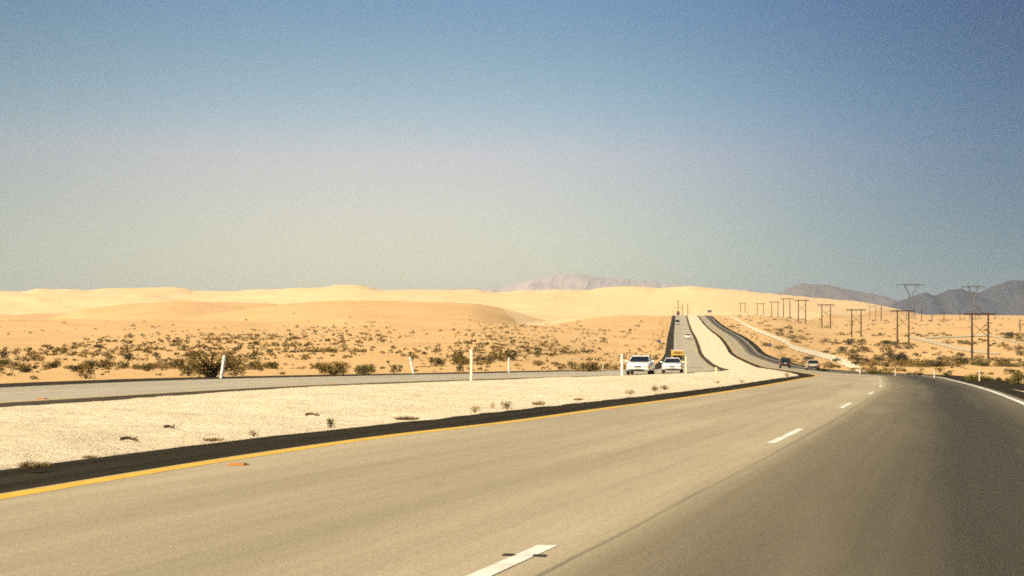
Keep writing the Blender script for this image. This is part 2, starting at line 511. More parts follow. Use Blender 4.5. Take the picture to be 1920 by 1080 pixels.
def make_paint(name, col, dust=0.5):
    t = NT(name)
    c = t.ramp(t.noise(4, 5, 0.7), [(0.3, tuple(x * 0.8 for x in col)), (0.6, col)])
    c = t.mix(t.ramp(t.noise(30, 3, 0.8), [(0.50, 0.0), (0.72, 0.55)]), c, tuple(x * 0.45 for x in col))
    c = t.mix(t.ramp(t.noise(1.3, 5, 0.7), [(0.48, 0.0), (0.72, dust)]), c, (0.30, 0.23, 0.14))
    return t.done(c, 0.7, 0, 0.3)
M['yellow'] = make_paint('yellow_road_paint', (0.74, 0.44, 0.045), 0.25)
M['white'] = make_paint('white_road_paint', (0.80, 0.77, 0.68))

# ------------------------------------------------------------------ ground, dunes, mountains
def build_ground():
    a0 = math.atan((0 - CX) / F) - 0.03
    a1 = math.atan((1920 - CX) / F) + 0.03
    az = np.concatenate([np.linspace(-math.pi, -0.95, 40)[:-1], np.linspace(-0.95, a0, 60)[:-1], np.linspace(a0, a1, 760),
                         np.linspace(a1, 0.95, 60)[1:], np.linspace(0.95, math.pi, 40)[1:]])
    rr = np.concatenate([[0.0, 0.5, 1.0, 1.6, 2.4, 3.4], np.geomspace(4.6, 3200, 640), np.geomspace(3400, 25500, 30)])
    R, A = np.meshgrid(rr, az, indexing='ij')
    X, Y = R * np.sin(A), R * np.cos(A)
    Z = ground_z(X, Y)
    D = np.maximum(Y, 0.62 * R)
    ins = sstep(0.25, 1.2, -corridor(X, D)) * (Y > -300) * (D < 2100)
    Z = Z - ins * (0.12 + D * 2e-4)
    P = np.stack([X, Y, Z], -1)
    px = CX + F * X / np.maximum(D, 1e-3)
    split = 1900 - 850 * sstep(820, 990, px) + 700 * sstep(1000, 1240, px) + 900 * sstep(1400, 1750, px)
    dm = (D > split)
    fm = dm[:-1, :-1]
    g = grid_mesh('ground', P, M['desert'], mask=~fm, flip=True)
    tag(g, 'flat tan desert ground on both sides of the highway', None, None, 'structure')
    d = grid_mesh('sand_dunes', P, M['dune'], mask=fm, flip=True)
    tag(d, 'long pale yellow sand dunes along the horizon', None, None, 'structure')
build_ground()

def strip(name, lo, hi, d0, d1, dz, mat, nlat=6, uref=None, step=1.0, jag=None, extra=None):
    ds = [d0]
    while ds[-1] < d1:
        ds.append(min(d1, ds[-1] + max(step * 0.3, step * ds[-1] * 0.012)))
    ds = np.array(ds)
    t = np.linspace(0, 1, nlat)
    a, b = lo(ds), hi(ds)
    if jag: a, b = a + jag * fbm(ds / 0.8, ds * 0, 3, 5), b + jag * fbm(ds / 0.8, ds * 0 + 9, 3, 6)
    X = a[:, None] * (1 - t) + b[:, None] * t
    Y = np.repeat(ds[:, None], nlat, 1)
    Z = ground_z(X, Y) + dz + (extra(X, Y, t) if extra else 0)
    ur = (uref or lo)(ds)
    U = np.stack([X - ur[:, None], Y], -1)
    return grid_mesh(name, np.stack([X, Y, Z], -1), mat, U)

D0, D1 = -60.0, 1680.0
def struct(o, label):
    return tag(o, label, None, None, 'structure')
def med_extra(X, Y, t):
    w = np.sin(np.pi * t)[None, :]
    return w ** 0.5 * (0.05 + 0.08 * fbm(X / 1.1, Y / 1.1, 3, 77) + 0.12 * fbm(X / 9, Y / 9, 2, 78)) * (1 - sstep(300, 600, Y))
struct(strip('median', off(NL, 1.35), off(YL, -1.45), D0, D1, 0.002, M['median'], 90, step=0.5, extra=med_extra), 'bright pale sand median between the two carriageways')
struct(strip('road_shoulder', R_SH_IN, R_SH_OUT, D0, D1, 0.006, M['shoulder'], 12, jag=0.14), 'dark asphalt shoulders of the near carriageway')
struct(strip('road_shoulder', L_SH_OUT, off(NL, -7.0), D0, D1, 0.006, M['shoulder_dark'], 8, jag=0.22), 'dark outer shoulder of the opposite carriageway')
struct(strip('road_shoulder', off(NL, -0.8), L_SH_IN, D0, D1, 0.006, M['shoulder_far'], 6, jag=0.16), 'brown median shoulder of the opposite carriageway')
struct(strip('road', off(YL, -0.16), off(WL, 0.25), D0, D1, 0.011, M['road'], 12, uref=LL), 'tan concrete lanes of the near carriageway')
struct(strip('road', off(FL, -0.1), off(NL, 0.1), D0, D1, 0.011, M['road_far'], 12, uref=off(NL, -4.3)), 'pale concrete lanes of the opposite carriageway')
struct(strip('road_marking', off(YL, -0.12), off(YL, 0.10), D0, D1, 0.013, M['yellow'], 2, jag=0.012), 'solid yellow edge line along the median side of near carriageway')
struct(strip('road_marking', off(WL, -0.07), off(WL, 0.07), D0, D1, 0.0135, M['white'], 2), 'solid white edge line on the right of near carriageway')
struct(strip('road_marking', off(NL, -0.10), off(NL, 0.02), D0, D1, 0.0135, M['yellow'], 2), 'yellow edge line of the opposite carriageway')
struct(strip('road_marking', off(FL, 0.0), off(FL, 0.07), D0, D1, 0.0135, M['white'], 2), 'white edge line of the opposite carriageway')
k = 0
d = 4.1
while d < 420:
    o = strip('lane_dash', off(LL, -0.052), off(LL, 0.052), d, d + 4.05, 0.0135, M['white'], 2)
    struct(o, 'white painted lane dash on near carriageway')
    d += 14.55
d = 8.0
OC = off(NL, -4.3)
while d < 420:
    o = strip('lane_dash', off(OC, -0.06), off(OC, 0.06), d, d + 4.0, 0.0135, M['white'], 2)
    struct(o, 'white painted lane dash on opposite carriageway')
    d += 14.6

# pale gore and edge line where the slip road leaves on the right
struct(strip('path', off(WL, 0.95), lambda d: off(WL, 0.97)(d) + 1.0 * (1 - sstep(34, 57, d)), 12, 57, 0.014, M['median'], 5), 'narrow wedge of pale sand beside the right shoulder')
struct(strip('road_marking', off(WL, 2.15), off(WL, 2.27), 12, 64, 0.014, M['white'], 2), 'white edge line of the slip road on the right')

TRACKS = []
def drape(name, pts, mat, label, lift=0.05):
    f = pchip([p[0] for p in pts], [p[1] for p in pts])
    h = pchip([p[0] for p in pts], [p[2] for p in pts])
    TRACKS.append((pts[0][0], pts[-1][0], f, h))
    xs = np.linspace(pts[0][0], pts[-1][0], 90)
    lo = [G(x, float(f(x) + h(x) * (1 + 0.35 * math.sin(x * 0.9) * random.random()))) for x in xs]
    hi = [G(x, float(f(x) - h(x) * (1 + 0.35 * math.sin(x * 1.3) * random.random()))) for x in xs]
    X = np.array([[l.x + (g.x - l.x) * t for t in np.linspace(0, 1, 9)] for l, g in zip(lo, hi)])
    Y = np.array([[l.y + (g.y - l.y) * t for t in np.linspace(0, 1, 9)] for l, g in zip(lo, hi)])
    Z = ground_z(X, Y) + lift + Y * 4e-4
    Z[:, 0] -= lift * 1.5; Z[:, -1] -= lift * 1.5
    return struct(grid_mesh(name, np.stack([X, Y, Z], -1), mat, flip=True), label)
random.seed(4)
drape('dirt_track', [(1368, 595, 1.5), (1384, 601, 2), (1395, 608, 2.2), (1420, 620, 3), (1450, 632, 3), (1476, 643, 4), (1484, 650, 4.2), (1520, 661, 4.5),
                     (1555, 670, 5), (1585, 681, 6), (1605, 690, 5), (1614, 695, 4)], M['track'], 'bright pale winding track through the desert right of the highway')
drape('dirt_track', [(1703, 633.5, 1.3), (1730, 638, 2.4), (1760, 645, 3.2), (1800, 654, 3.2), (1840, 661, 2), (1875, 664, 1)], M['path'], 'greyish sandy track near the large power poles')
drape('dirt_track', [(1735, 634.5, 1), (1790, 632, 1.2), (1850, 629.5, 1.8), (1885, 637, 1.5), (1920, 645, 1.2), (1960, 652, 1.2)], M['path'], 'thin sandy track running level behind the large power poles')

# ------------------------------------------------------------------ mountains
def mountains(name, cols, rows, D, depth, seed, label, mat='rock'):
    f = pchip(cols, rows)
    px = np.arange(cols[0], cols[-1] + 1, 2.0)
    t = np.linspace(-1, 1, 60)
    PX, T = np.meshgrid(px, t, indexing='ij')
    Y = D + T * depth
    X = (PX - CX) / F * D + T * depth * 0.15
    zk = np.maximum(0, H + D * (HY - f(PX)) / F)
    rid = 1 - np.abs(fbm(X / (D * 0.028), Y / (D * 0.028), 5, seed))
    prof = np.clip(1 - np.abs(T) ** 1.1, 0, 1)
    Z = zk * (prof * (0.80 + 0.20 * rid) ** (1.5 * np.abs(T) ** 0.5)) - 25 * np.abs(T) ** 3
    Z = Z + zk * 0.015 * fbm(X / (D * 0.004), Y / (D * 0.004), 3, seed + 4)
    struct(grid_mesh(name, np.stack([X, Y, Z], -1), M[mat]), label)
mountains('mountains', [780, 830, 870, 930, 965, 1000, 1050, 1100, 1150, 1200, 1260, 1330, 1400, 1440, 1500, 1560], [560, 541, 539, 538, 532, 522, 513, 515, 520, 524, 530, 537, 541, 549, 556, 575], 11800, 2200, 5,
          'faint hazy mountain range on the horizon above the road', 'rock_hazed')
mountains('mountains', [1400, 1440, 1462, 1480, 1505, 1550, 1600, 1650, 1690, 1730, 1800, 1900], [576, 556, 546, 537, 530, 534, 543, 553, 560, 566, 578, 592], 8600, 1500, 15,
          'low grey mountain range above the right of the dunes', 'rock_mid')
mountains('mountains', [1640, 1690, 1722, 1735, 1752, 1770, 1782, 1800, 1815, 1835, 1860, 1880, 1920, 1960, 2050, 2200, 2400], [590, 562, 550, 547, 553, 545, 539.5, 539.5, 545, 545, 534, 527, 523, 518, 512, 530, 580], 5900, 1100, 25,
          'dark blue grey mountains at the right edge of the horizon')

# ------------------------------------------------------------------ materials of the objects
M['post'] = plain('white_post_plastic', (0.88, 0.86, 0.78), 0.5)
M['post_cream'] = plain('cream_post_plastic', (0.80, 0.70, 0.50), 0.55)
M['rust'] = plain('rusty_steel', (0.10, 0.055, 0.03), 0.8, 0.2)
M['wood'] = plain('weathered_pole_wood', (0.075, 0.042, 0.026), 0.9, 0, 0.1, 0.25, 1.5)
M['steel'] = plain('galvanised_steel', (0.16, 0.165, 0.17), 0.6, 0.5)
M['porcelain'] = plain('brown_insulator', (0.07, 0.04, 0.03), 0.3)
M['amber'] = plain('amber_reflector', (0.48, 0.19, 0.03), 0.45)
M['blackstud'] = plain('black_stud', (0.03, 0.025, 0.02), 0.6)
M['blue'] = plain('blue_sign', (0.06, 0.08, 0.22), 0.4)
M['darkblue'] = plain('dark_blue_green_sign', (0.05, 0.09, 0.13), 0.4)
M['orange'] = plain('orange_sign', (0.60, 0.26, 0.05), 0.45)
M['pipe'] = plain('sign_post_steel', (0.30, 0.27, 0.22), 0.6, 0.3)
def carpaint(name, col, coat=0.6):
    m = plain(name, col, 0.35, 0, 0.5, 0.03, 3)
    m.node_tree.nodes['Principled BSDF'].inputs['Coat Weight'].default_value = coat
    return m
M['paint_white'] = carpaint('white_car_paint', (0.90, 0.88, 0.84))
M['paint_black'] = carpaint('dark_green_black_paint', (0.018, 0.022, 0.018))
M['paint_silver'] = carpaint('pale_gold_silver_paint', (0.42, 0.36, 0.27), 0.7)
M['paint_yellow'] = carpaint('yellow_truck_paint', (0.62, 0.40, 0.08), 0.3)
M['paint_brown'] = carpaint('brown_truck_lettering', (0.22, 0.10, 0.03), 0.2)
M['paint_red'] = carpaint('dark_red_paint', (0.16, 0.05, 0.04), 0.4)
M['glass'] = plain('tinted_car_glass', (0.012, 0.014, 0.014), 0.12, 0, 0.6)
M['tyre'] = plain('black_tyre_rubber', (0.018, 0.017, 0.016), 0.85)
M['rim'] = plain('grey_wheel_metal', (0.38, 0.37, 0.35), 0.4, 0.7)
M['lamp'] = plain('clear_headlamp', (0.50, 0.50, 0.47), 0.15, 0.3)
M['indicator'] = plain('amber_lens', (0.55, 0.20, 0.04), 0.2)
M['tail'] = plain('red_lens', (0.35, 0.02, 0.02), 0.25)
M['trim'] = plain('dark_plastic_trim', (0.025, 0.024, 0.023), 0.6)
M['chrome'] = plain('bright_bumper_metal', (0.62, 0.58, 0.50), 0.3, 0.5)
M['plate'] = plain('number_plate', (0.62, 0.60, 0.52), 0.5)
def leafmat(name, a, b):
    t = NT(name)
    oi = t.n.new('ShaderNodeObjectInfo')
    c = t.mix(t.ramp(t.noise(2.2, 3), [(0.3, 0.0), (0.7, 1.0)]), a, b)
    c = t.mix(t.math('MULTIPLY', oi.outputs['Random'], 0.5), c, tuple(x * 0.55 for x in a))
    return t.done(c, 0.85, 0, 0.15)
M['leaf_olive'] = leafmat('olive_leaves', (0.175, 0.112, 0.030), (0.245, 0.160, 0.048))
M['leaf_green'] = leafmat('green_leaves', (0.115, 0.098, 0.022), (0.180, 0.142, 0.038))
M['leaf_dark'] = leafmat('dark_leaves', (0.060, 0.050, 0.018), (0.105, 0.080, 0.027))
M['leaf_dry'] = leafmat('dry_leaves', (0.27, 0.165, 0.06), (0.38, 0.245, 0.10))
M['twig'] = plain('brown_twigs', (0.13, 0.075, 0.035), 0.9)
M['twig_dry'] = plain('dry_stalks', (0.34, 0.22, 0.10), 0.9)
M['dark_wood'] = plain('old_dark_wood', (0.07, 0.04, 0.022), 0.9)

# ------------------------------------------------------------------ marker posts
def dmb_post(h, w=0.10):
    """a hollow U-shaped plastic marker post with a rounded top"""
    mb = MB()
    n, rows = 8, [0, h * 0.5, h - w * 0.5, h - w * 0.2, h]
    sc = [1, 1, 1, 0.86, 0.45]
    vs, fs = [], []
    for z, s in zip(rows, sc):
        for k in range(n + 1):
            a = math.pi * k / n
            vs.append((math.cos(a) * w / 2 * s, -math.sin(a) * w * 0.32, z))
        for k in range(n + 1):
            a = math.pi * (n - k) / n
            vs.append((math.cos(a) * w / 2 * s * 0.82, -math.sin(a) * w * 0.24 + 0.006, z))
    m = 2 * (n + 1)
    for i in range(len(rows) - 1):
        for k in range(m):
            fs.append((i * m + k, (i + 1) * m + k, (i + 1) * m + (k + 1) % m, i * m + (k + 1) % m))
    fs.append(tuple((len(rows) - 1) * m + k for k in range(m - 1, -1, -1)))
    return mb.add(vs, fs)

def marker_post(px, py, ytop, lean_px, label, mat='post', w=0.11, D=None, refl=True):
    p = at(px, D) if D else G(px, py)
    h = (py - ytop) * p.y / F
    e = empty('marker_post', (p.x, p.y, p.z - 0.02))
    e.rotation_euler = (0, math.atan2(lean_px, py - ytop), 0)
    tag(e, label, 'marker post', 'marker posts along the highway')
    dmb_post(h, w).build('post', M[mat], e)
    if refl:
        MB().box((0, -w * 0.33 - 0.004, h - 0.2), (w * 0.6, 0.008, 0.13), bev=0.003).build('reflector', M['plate'], e)
    return e
marker_post(414.5, 709, 665, 6.5, 'white marker post leaning to the right in front of the large sparse bush', w=0.16)
marker_post(776, 701, 668, -7.5, 'white marker post tilted to the left next to the dark leaning stake', w=0.15)
marker_post(884, 717, 655, 0.5, 'tall cream marker post standing alone on the edge of the sandy median', 'post_cream', 0.15)
marker_post(954.5, 698.5, 670, -0.5, 'upright white marker post beyond the opposite carriageway in front of the scrub', w=0.13)
marker_post(1166.5, 706.5, 663, 0, 'cream marker post just beside the front of the leading white car', w=0.17)
marker_post(1286.5, 701.5, 668, 0, 'pale marker post just beside the second white car', 'post_cream', 0.15)
marker_post(1343, 699.5, 688, 0, 'short cream marker post where the opposite carriageway bends uphill', 'post_cream', 0.15)
marker_post(1131, 694, 681, 0, 'faint pale marker post on bare sand behind the leading white car', 'post_cream', 0.12)
marker_post(1612.5, 702, 690, 0.5, 'short cream marker post at the lower end of the pale winding track', 'post_cream', 0.08, None)
marker_post(1679, 704.5, 691, -0.5, 'cream marker post beside the green grass clump on the right verge', 'post_cream', 0.07)
marker_post(1752, 709, 694, 0, 'cream marker post left of the low bush on the right verge', 'post_cream', 0.065)
marker_post(1836.5, 714.5, 692.5, 0, 'cream marker post standing in the green grass on the right verge', 'post_cream', 0.07)

def leaning_stake():
    p = G(740, 702)
    e = empty('leaning_stake', (p.x, p.y, p.z - 0.03))
    tag(e, 'dark rusty stake with a small plate on top leaning left over the sand', 'stake')
    s = p.y / F
    top = Vector((-12 * s, 0, 24 * s))
    MB().tube([(0, 0, 0), top * 0.5, top], [0.035, 0.03, 0.028], 8).build('post', M['rust'], e)
    MB().box(top + Vector((-0.02, -0.03, 0.03)), (0.20, 0.03, 0.13), tilt=Matrix.Rotation(-0.45, 4, 'Y'), bev=0.01).build('plate', M['rust'], e)
leaning_stake()

# ------------------------------------------------------------------ raised pavement markers, studs and litter
def reflector(D, fn, o, label, mat='amber', s=1.0, name='road_reflector', group='amber reflectors along the yellow lines'):
    x = float(fn(D)) + o
    mb = MB()
    bm = [(-0.06, -0.05, 0), (0.06, -0.05, 0), (0.06, 0.05, 0), (-0.06, 0.05, 0), (-0.045, -0.018, 0.02), (0.045, -0.018, 0.02), (0.045, 0.018, 0.02), (-0.045, 0.018, 0.02)]
    mb.add([(a * s, b * s, c * s * 0.6) for a, b, c in bm], [(4, 5, 6, 7), (0, 1, 5, 4), (1, 2, 6, 5), (2, 3, 7, 6), (3, 0, 4, 7)])
    o_ = mb.build(name, M[mat], None, False, (x, D, float(ground_z(x, D)) + 0.012))
    o_.rotation_euler = (0, 0, -0.25)
    tag(o_, label, 'road reflector', group)
for D, lab in ((14.4, 'largest amber reflector on the tan lane just below the yellow line'), (31.5, 'amber reflector under the middle stretch of the yellow line'),
               (48.0, 'small amber reflector under the far stretch of the yellow line'), (64.5, 'tiny amber reflector close to the bend of the yellow line'),
               (122.0, 'amber reflector at the tip of the median where the yellow line bends')):
    reflector(D, YL, 0.42 if D < 100 else 0.05, lab, s=1.5 if D < 20 else (1.4 if D < 100 else 4.0))
for D, lab in ((40.5, 'amber reflector on the opposite carriageway above the nearest median sand'), (69, 'tiny amber reflector on the opposite carriageway in front of the large bushes')):
    reflector(D, NL, -0.55, lab, s=2.4)
reflector(7.72, lambda d: np.asarray(0.0), -0.016, 'black stud left of the nearest white dash', 'blackstud', 0.55, group='black studs by the nearest white dash')
reflector(7.70, lambda d: np.asarray(0.0), 0.136, 'black stud right of the nearest white dash', 'blackstud', 0.6, group='black studs by the nearest white dash')

def stick(px, py, wpx, label, mat='dark_wood', r=0.022):
    p = G(px, py)
    L = wpx * p.y / F
    mb = MB()
    pts = [(-L / 2 + L * t, 0.05 * math.sin(t * 4), 0.012 + 0.012 * math.sin(t * 5)) for t in np.linspace(0, 1, 7)]
    mb.tube(pts, [r * (1.2 - 0.6 * t) for t in np.linspace(0, 1, 7)], 7)
    mb.tube([pts[4], (pts[4][0] + L * 0.16, 0.12, 0.035)], [r * 0.6, r * 0.3], 5)
    o = mb.build('fallen_stick', M[mat], None, True, (p.x, p.y, float(ground_z(p.x, p.y)) + 0.05))
    tag(o, label, 'stick')
stick(243, 833, 34, 'long dark stick lying on the pale median sand', r=0.018)
stick(318, 809, 20, 'short dark stick lying on the pale median sand', r=0.018)
stick(586, 784, 26, 'brown stick lying on the median far above the small green weed', 'twig', 0.022)

# ------------------------------------------------------------------ shrubs
def shrub_mesh(name, seed, nleaf, ls, mats, h=0.62, nstem=9, clumps=9, sparse=0.35, grass=False, with_stem=True):
    """one unit wide; many small leaves in clumps on spreading stems"""
    rnd = random.Random(seed)
    leaf, stem = MB(), MB()
    cl = []
    for i in range(clumps):
        a = rnd.uniform(0, 2 * math.pi); r = math.sqrt(rnd.random()) * 0.40
        zz = h * (0.30 + 0.62 * rnd.random()) * (1 - 0.9 * r * r)
        cl.append(Vector((r * math.cos(a), r * math.sin(a), zz)))
    for i in range(nstem):
        c = cl[i % clumps]
        mid = Vector((c.x * 0.35, c.y * 0.35, c.z * 0.55))
        stem.tube([(c.x * 0.05, c.y * 0.05, -0.03), mid, c + Vector((c.x * 0.2, c.y * 0.2, h * 0.10))], [0.016, 0.011, 0.004], 4, cap=False)
    for i in range(nleaf):
        if grass:
            a = rnd.uniform(0, 2 * math.pi); r = math.sqrt(rnd.random()) * 0.42
            b = Vector((r * math.cos(a), r * math.sin(a), 0))
            t = b + Vector((rnd.gauss(b.x * 0.5, 0.07), rnd.gauss(b.y * 0.5, 0.07), h * rnd.uniform(0.45, 1.05) * (1 - r)))
            w = Vector((rnd.uniform(-1, 1), rnd.uniform(-1, 1), 0)).normalized() * ls * 0.5
            leaf.add([b - w, b + w, (b + t) * 0.5 + w * 0.7 + Vector((0, 0, 0.04)), t, (b + t) * 0.5 - w * 0.7 + Vector((0, 0, 0.04))], [(0, 1, 2, 3, 4)])
            continue
        if rnd.random() < sparse:
            a = rnd.uniform(0, 2 * math.pi); r = math.sqrt(rnd.random()) * 0.46
            p = Vector((r * math.cos(a), r * math.sin(a), h * rnd.random() * (1 - 2.2 * r * r * 0.9)))
        else:
            c = rnd.choice(cl)
            p = c + Vector((rnd.gauss(0, 0.085), rnd.gauss(0, 0.085), rnd.gauss(0, 0.075 * h / 0.6)))
        p.z = max(p.z, 0.015)
        u = Vector((rnd.gauss(0, 1), rnd.gauss(0, 1), rnd.gauss(0, 0.6))).normalized()
        v = u.cross(Vector((rnd.gauss(0, 1), rnd.gauss(0, 1), rnd.gauss(0, 1)))).normalized()
        s = ls * rnd.uniform(0.6, 1.35)
        leaf.add([p - u * s, p + v * s * 0.55, p + u * s, p - v * s * 0.55], [(0, 1, 2, 3)])
    return leaf, stem

def joined(leaf, stem):
    mb = MB()
    mb.add(leaf.v, leaf.f, 0)
    mb.add(stem.v, stem.f, 1)
    return mb

PROTO = {}
def proto(kind, variants, **kw):
    mats = kw['mats']
    PROTO[kind] = []
    for i, seed in enumerate(variants):
        mb = joined(*shrub_mesh(kind, seed, **kw))
        me = bpy.data.meshes.new(kind)
        me.from_pydata(mb.v, [], mb.f)
        me.materials.append(M[mats[0]]); me.materials.append(M[mats[1]])
        me.polygons.foreach_set('material_index', mb.mi)
        me.update()
        PROTO[kind].append(me)
proto('olive', (1, 2, 3, 4), nleaf=420, ls=0.045, mats=('leaf_olive', 'twig'))
proto('green', (11, 12, 13), nleaf=460, ls=0.048, mats=('leaf_green', 'twig'), h=0.66)
proto('dark', (21, 22, 23), nleaf=520, ls=0.050, mats=('leaf_dark', 'twig'), h=0.60, clumps=7)
proto('dry', (31, 32, 33), nleaf=230, ls=0.040, mats=('leaf_dry', 'twig_dry'), h=0.5, nstem=16, clumps=14)
proto('grass', (41, 42), nleaf=320, ls=0.022, mats=('leaf_green', 'twig'), h=0.6, nstem=1, grass=True)
proto('drygrass', (51, 52), nleaf=260, ls=0.02, mats=('leaf_dry', 'twig_dry'), h=0.55, nstem=1, grass=True)

_rs = random.Random(77)
def plant(name, kind, p, w, h, label, cat, group=None, rz=None):
    o = bpy.data.objects.new(name, _rs.choice(PROTO[kind]))
    COL.objects.link(o)
    base_h = {'olive': 0.62, 'green': 0.66, 'dark': 0.60, 'dry': 0.5, 'grass': 0.6, 'drygrass': 0.55}[kind]
    o.location = (p.x, p.y, p.z - 0.02 * w)
    o.scale = (w, w * _rs.uniform(0.8, 1.1), h / base_h)
    o.rotation_euler = (0, 0, _rs.uniform(0, 6.28) if rz is None else rz)
    return tag(o, label, cat, group)

def big_bush(name, px, py, wpx, hpx, seed, nleaf, ls, leafm, label, sparse=0.4, clumps=22, twig='twig', h=0.5):
    """a large bush as a thing with foliage and stems; base seen at (px, py)"""
    p = G(px, py)
    w, hh = wpx * p.y / F, hpx * p.y / F
    e = empty(name, (p.x, p.y + w * 0.32, float(ground_z(p.x, p.y + w * 0.32)) - 0.03))
    tag(e, label, 'bush', 'largest bushes near the highway')
    leaf, stem = shrub_mesh(name, seed, nleaf, ls, None, h=h, nstem=clumps * 2, clumps=clumps, sparse=sparse)
    a = leaf.build('foliage', M[leafm], e)
    b = stem.build('stems', M[twig], e)
    a.scale = b.scale = (w, w * 0.75, hh / h)
    return e
big_bush('large_bush', 386, 708, 122, 50, 101, 1400, 0.020, 'leaf_olive', 'largest sparse brown bush, directly behind the right-leaning white marker post', 0.22, 52, h=0.52)
big_bush('large_bush', 352, 705, 40, 30, 102, 520, 0.040, 'leaf_dark', 'dark clump at the left end of the largest sparse brown bush', 0.3, 10)
big_bush('large_bush', 622, 705, 62, 29, 103, 1100, 0.034, 'leaf_olive', 'dense olive brown bush beyond the opposite carriageway, the taller of two touching bushes', 0.35, 16)
big_bush('large_bush', 682, 704, 44, 21, 104, 700, 0.040, 'leaf_green', 'lower olive bush touching the right side of the dense brown bush', 0.35, 12)
big_bush('large_bush', 1686, 681, 42, 17, 105, 1100, 0.045, 'leaf_dark', 'darkest round bush on the desert between the pale winding track and power poles', 0.3, 14)
big_bush('large_bush', 1806, 684, 30, 14, 106, 800, 0.045, 'leaf_dark', 'dark bush at the foot of the nearest wooden power pole frame', 0.35, 12)
big_bush('large_bush', 1912, 720, 34, 24, 107, 900, 0.040, 'leaf_green', 'green bush at the right edge of the slip road', 0.4, 12)
big_bush('large_bush', 1104, 697, 46, 20, 108, 900, 0.040, 'leaf_olive', 'olive bush at the corner where the roadside scrub line meets the opposite carriageway', 0.4, 14)
big_bush('large_bush', 1895, 634, 20, 11, 109, 500, 0.06, 'leaf_dark', 'lone dark green bush far out on the right desert', 0.35, 9)
big_bush('large_bush', 140, 697, 26, 12, 110, 500, 0.05, 'leaf_dark', 'dark bush low on the left desert just beyond the opposite carriageway', 0.35, 9)
big_bush('large_bush', 45, 699, 30, 10, 111, 500, 0.05, 'leaf_dark', 'wide dark bush near the left end of the opposite carriageway', 0.35, 9)

# weeds in the median
def px_plant(name, kind, px, py, wpx, hpx, label, cat, group, lift=0.0):
    p = G(px, py)
    s = p.y / F
    p.z += lift
    return plant(name, kind, p, wpx * s * 1.1, hpx * s * 1.15, label, cat, group)
MG = 'weeds growing in the sandy median'
for px, py, w, h, kind, lab in (
        (55, 888, 42, 18, 'drygrass', 'widest dry grass tuft on the median beside the black shoulder'),
        (82, 885, 26, 12, 'drygrass', 'dry grass tuft touching the widest tuft on the median'),
        (168, 868, 26, 7, 'drygrass', 'flat dry tuft between the widest grass tuft and the long dark stick'),
        (400, 834, 34, 8, 'drygrass', 'low dry weed on the median edge above the largest amber reflector'),
        (476, 826, 26, 11, 'dry', 'dry brown weed on the median edge left of the small green weed'),
        (621, 809, 15, 17, 'green', 'small upright green weed on the median edge'),
        (762, 792, 44, 9, 'drygrass', 'long dry weed patch on the median edge in front of the white tilted post'),
        (890, 778, 24, 11, 'dry', 'dry weed on the median edge below the tall cream marker post'),
        (924, 770, 12, 10, 'dry', 'thin weed on the median edge left of the bushy green brown weed'),
        (951, 772, 24, 14, 'olive', 'bushy green brown weed on the median edge'),
        (1010, 763, 22, 9, 'drygrass', 'tan grass tuft on the median edge'),
        (1085, 754, 16, 6, 'drygrass', 'small tan tuft on the far half of the median edge'),
        (1182, 742, 22, 8, 'dry', 'dry weed on the median edge below the leading white car'),
        (1228, 736, 18, 9, 'olive', 'green brown weed on the median edge below the two white cars'),
        (1246, 733, 18, 7, 'olive', 'second green brown weed touching the one below the two white cars'),
        (1345, 721, 16, 5, 'dry', 'small dry weed on the median below the bend of the opposite carriageway'),
        (1390, 719, 14, 5, 'dry', 'small dry weed close to the far tip of the median'),
        (1476, 708, 12, 7, 'dry', 'last dry weed at the narrow tip of the median')):
    px_plant('weed', kind, px, py, w, h, lab, 'weed', MG, 0.05)
VG = 'plants on the right verge of the highway'
for px, py, w, h, kind, lab in (
        (1640, 701, 26, 13, 'grass', 'tall green grass clump on the right verge near the lower end of the pale track'),
        (1664, 702, 20, 9, 'grass', 'low green grass clump right beside the taller clump on the verge'),
        (1704, 703, 12, 5, 'dark', 'small dark plant on the right verge between the first and second verge posts'),
        (1722, 704, 20, 7, 'dark', 'flat dark green plant on the right verge'),
        (1763, 699, 22, 11, 'olive', 'brown olive bush on the sand behind the right verge post'),
        (1776, 707, 20, 8, 'dark', 'low dark bush at the asphalt edge under the brown olive bush'),
        (1828, 713, 32, 17, 'grass', 'widest green grass clump around the rightmost verge post'),
        (1850, 713, 20, 10, 'grass', 'thin green grass beside the widest verge grass clump'),
        (1872, 716, 18, 8, 'dark', 'first dark red brown clump along the slip road'),
        (1889, 718, 13, 8, 'dark', 'middle dark red brown clump along the slip road'),
        (1900, 719, 12, 7, 'dark', 'last dark red brown clump along the slip road beside the green bush'),
        (1545, 697, 22, 5, 'dark', 'low dark strip of scrub just past the silver car'),
        (1600, 695, 18, 6, 'olive', 'low olive scrub at the lower end of the pale winding track'),
        (1568, 678, 20, 6, 'dark', 'dark scrub beside the middle of the pale winding track'),
        (1605, 684, 26, 7, 'dark', 'dark flat scrub at the edge of the pale winding track')):
    px_plant('verge_plant', kind, px, py, w, h, lab, 'plant', VG)

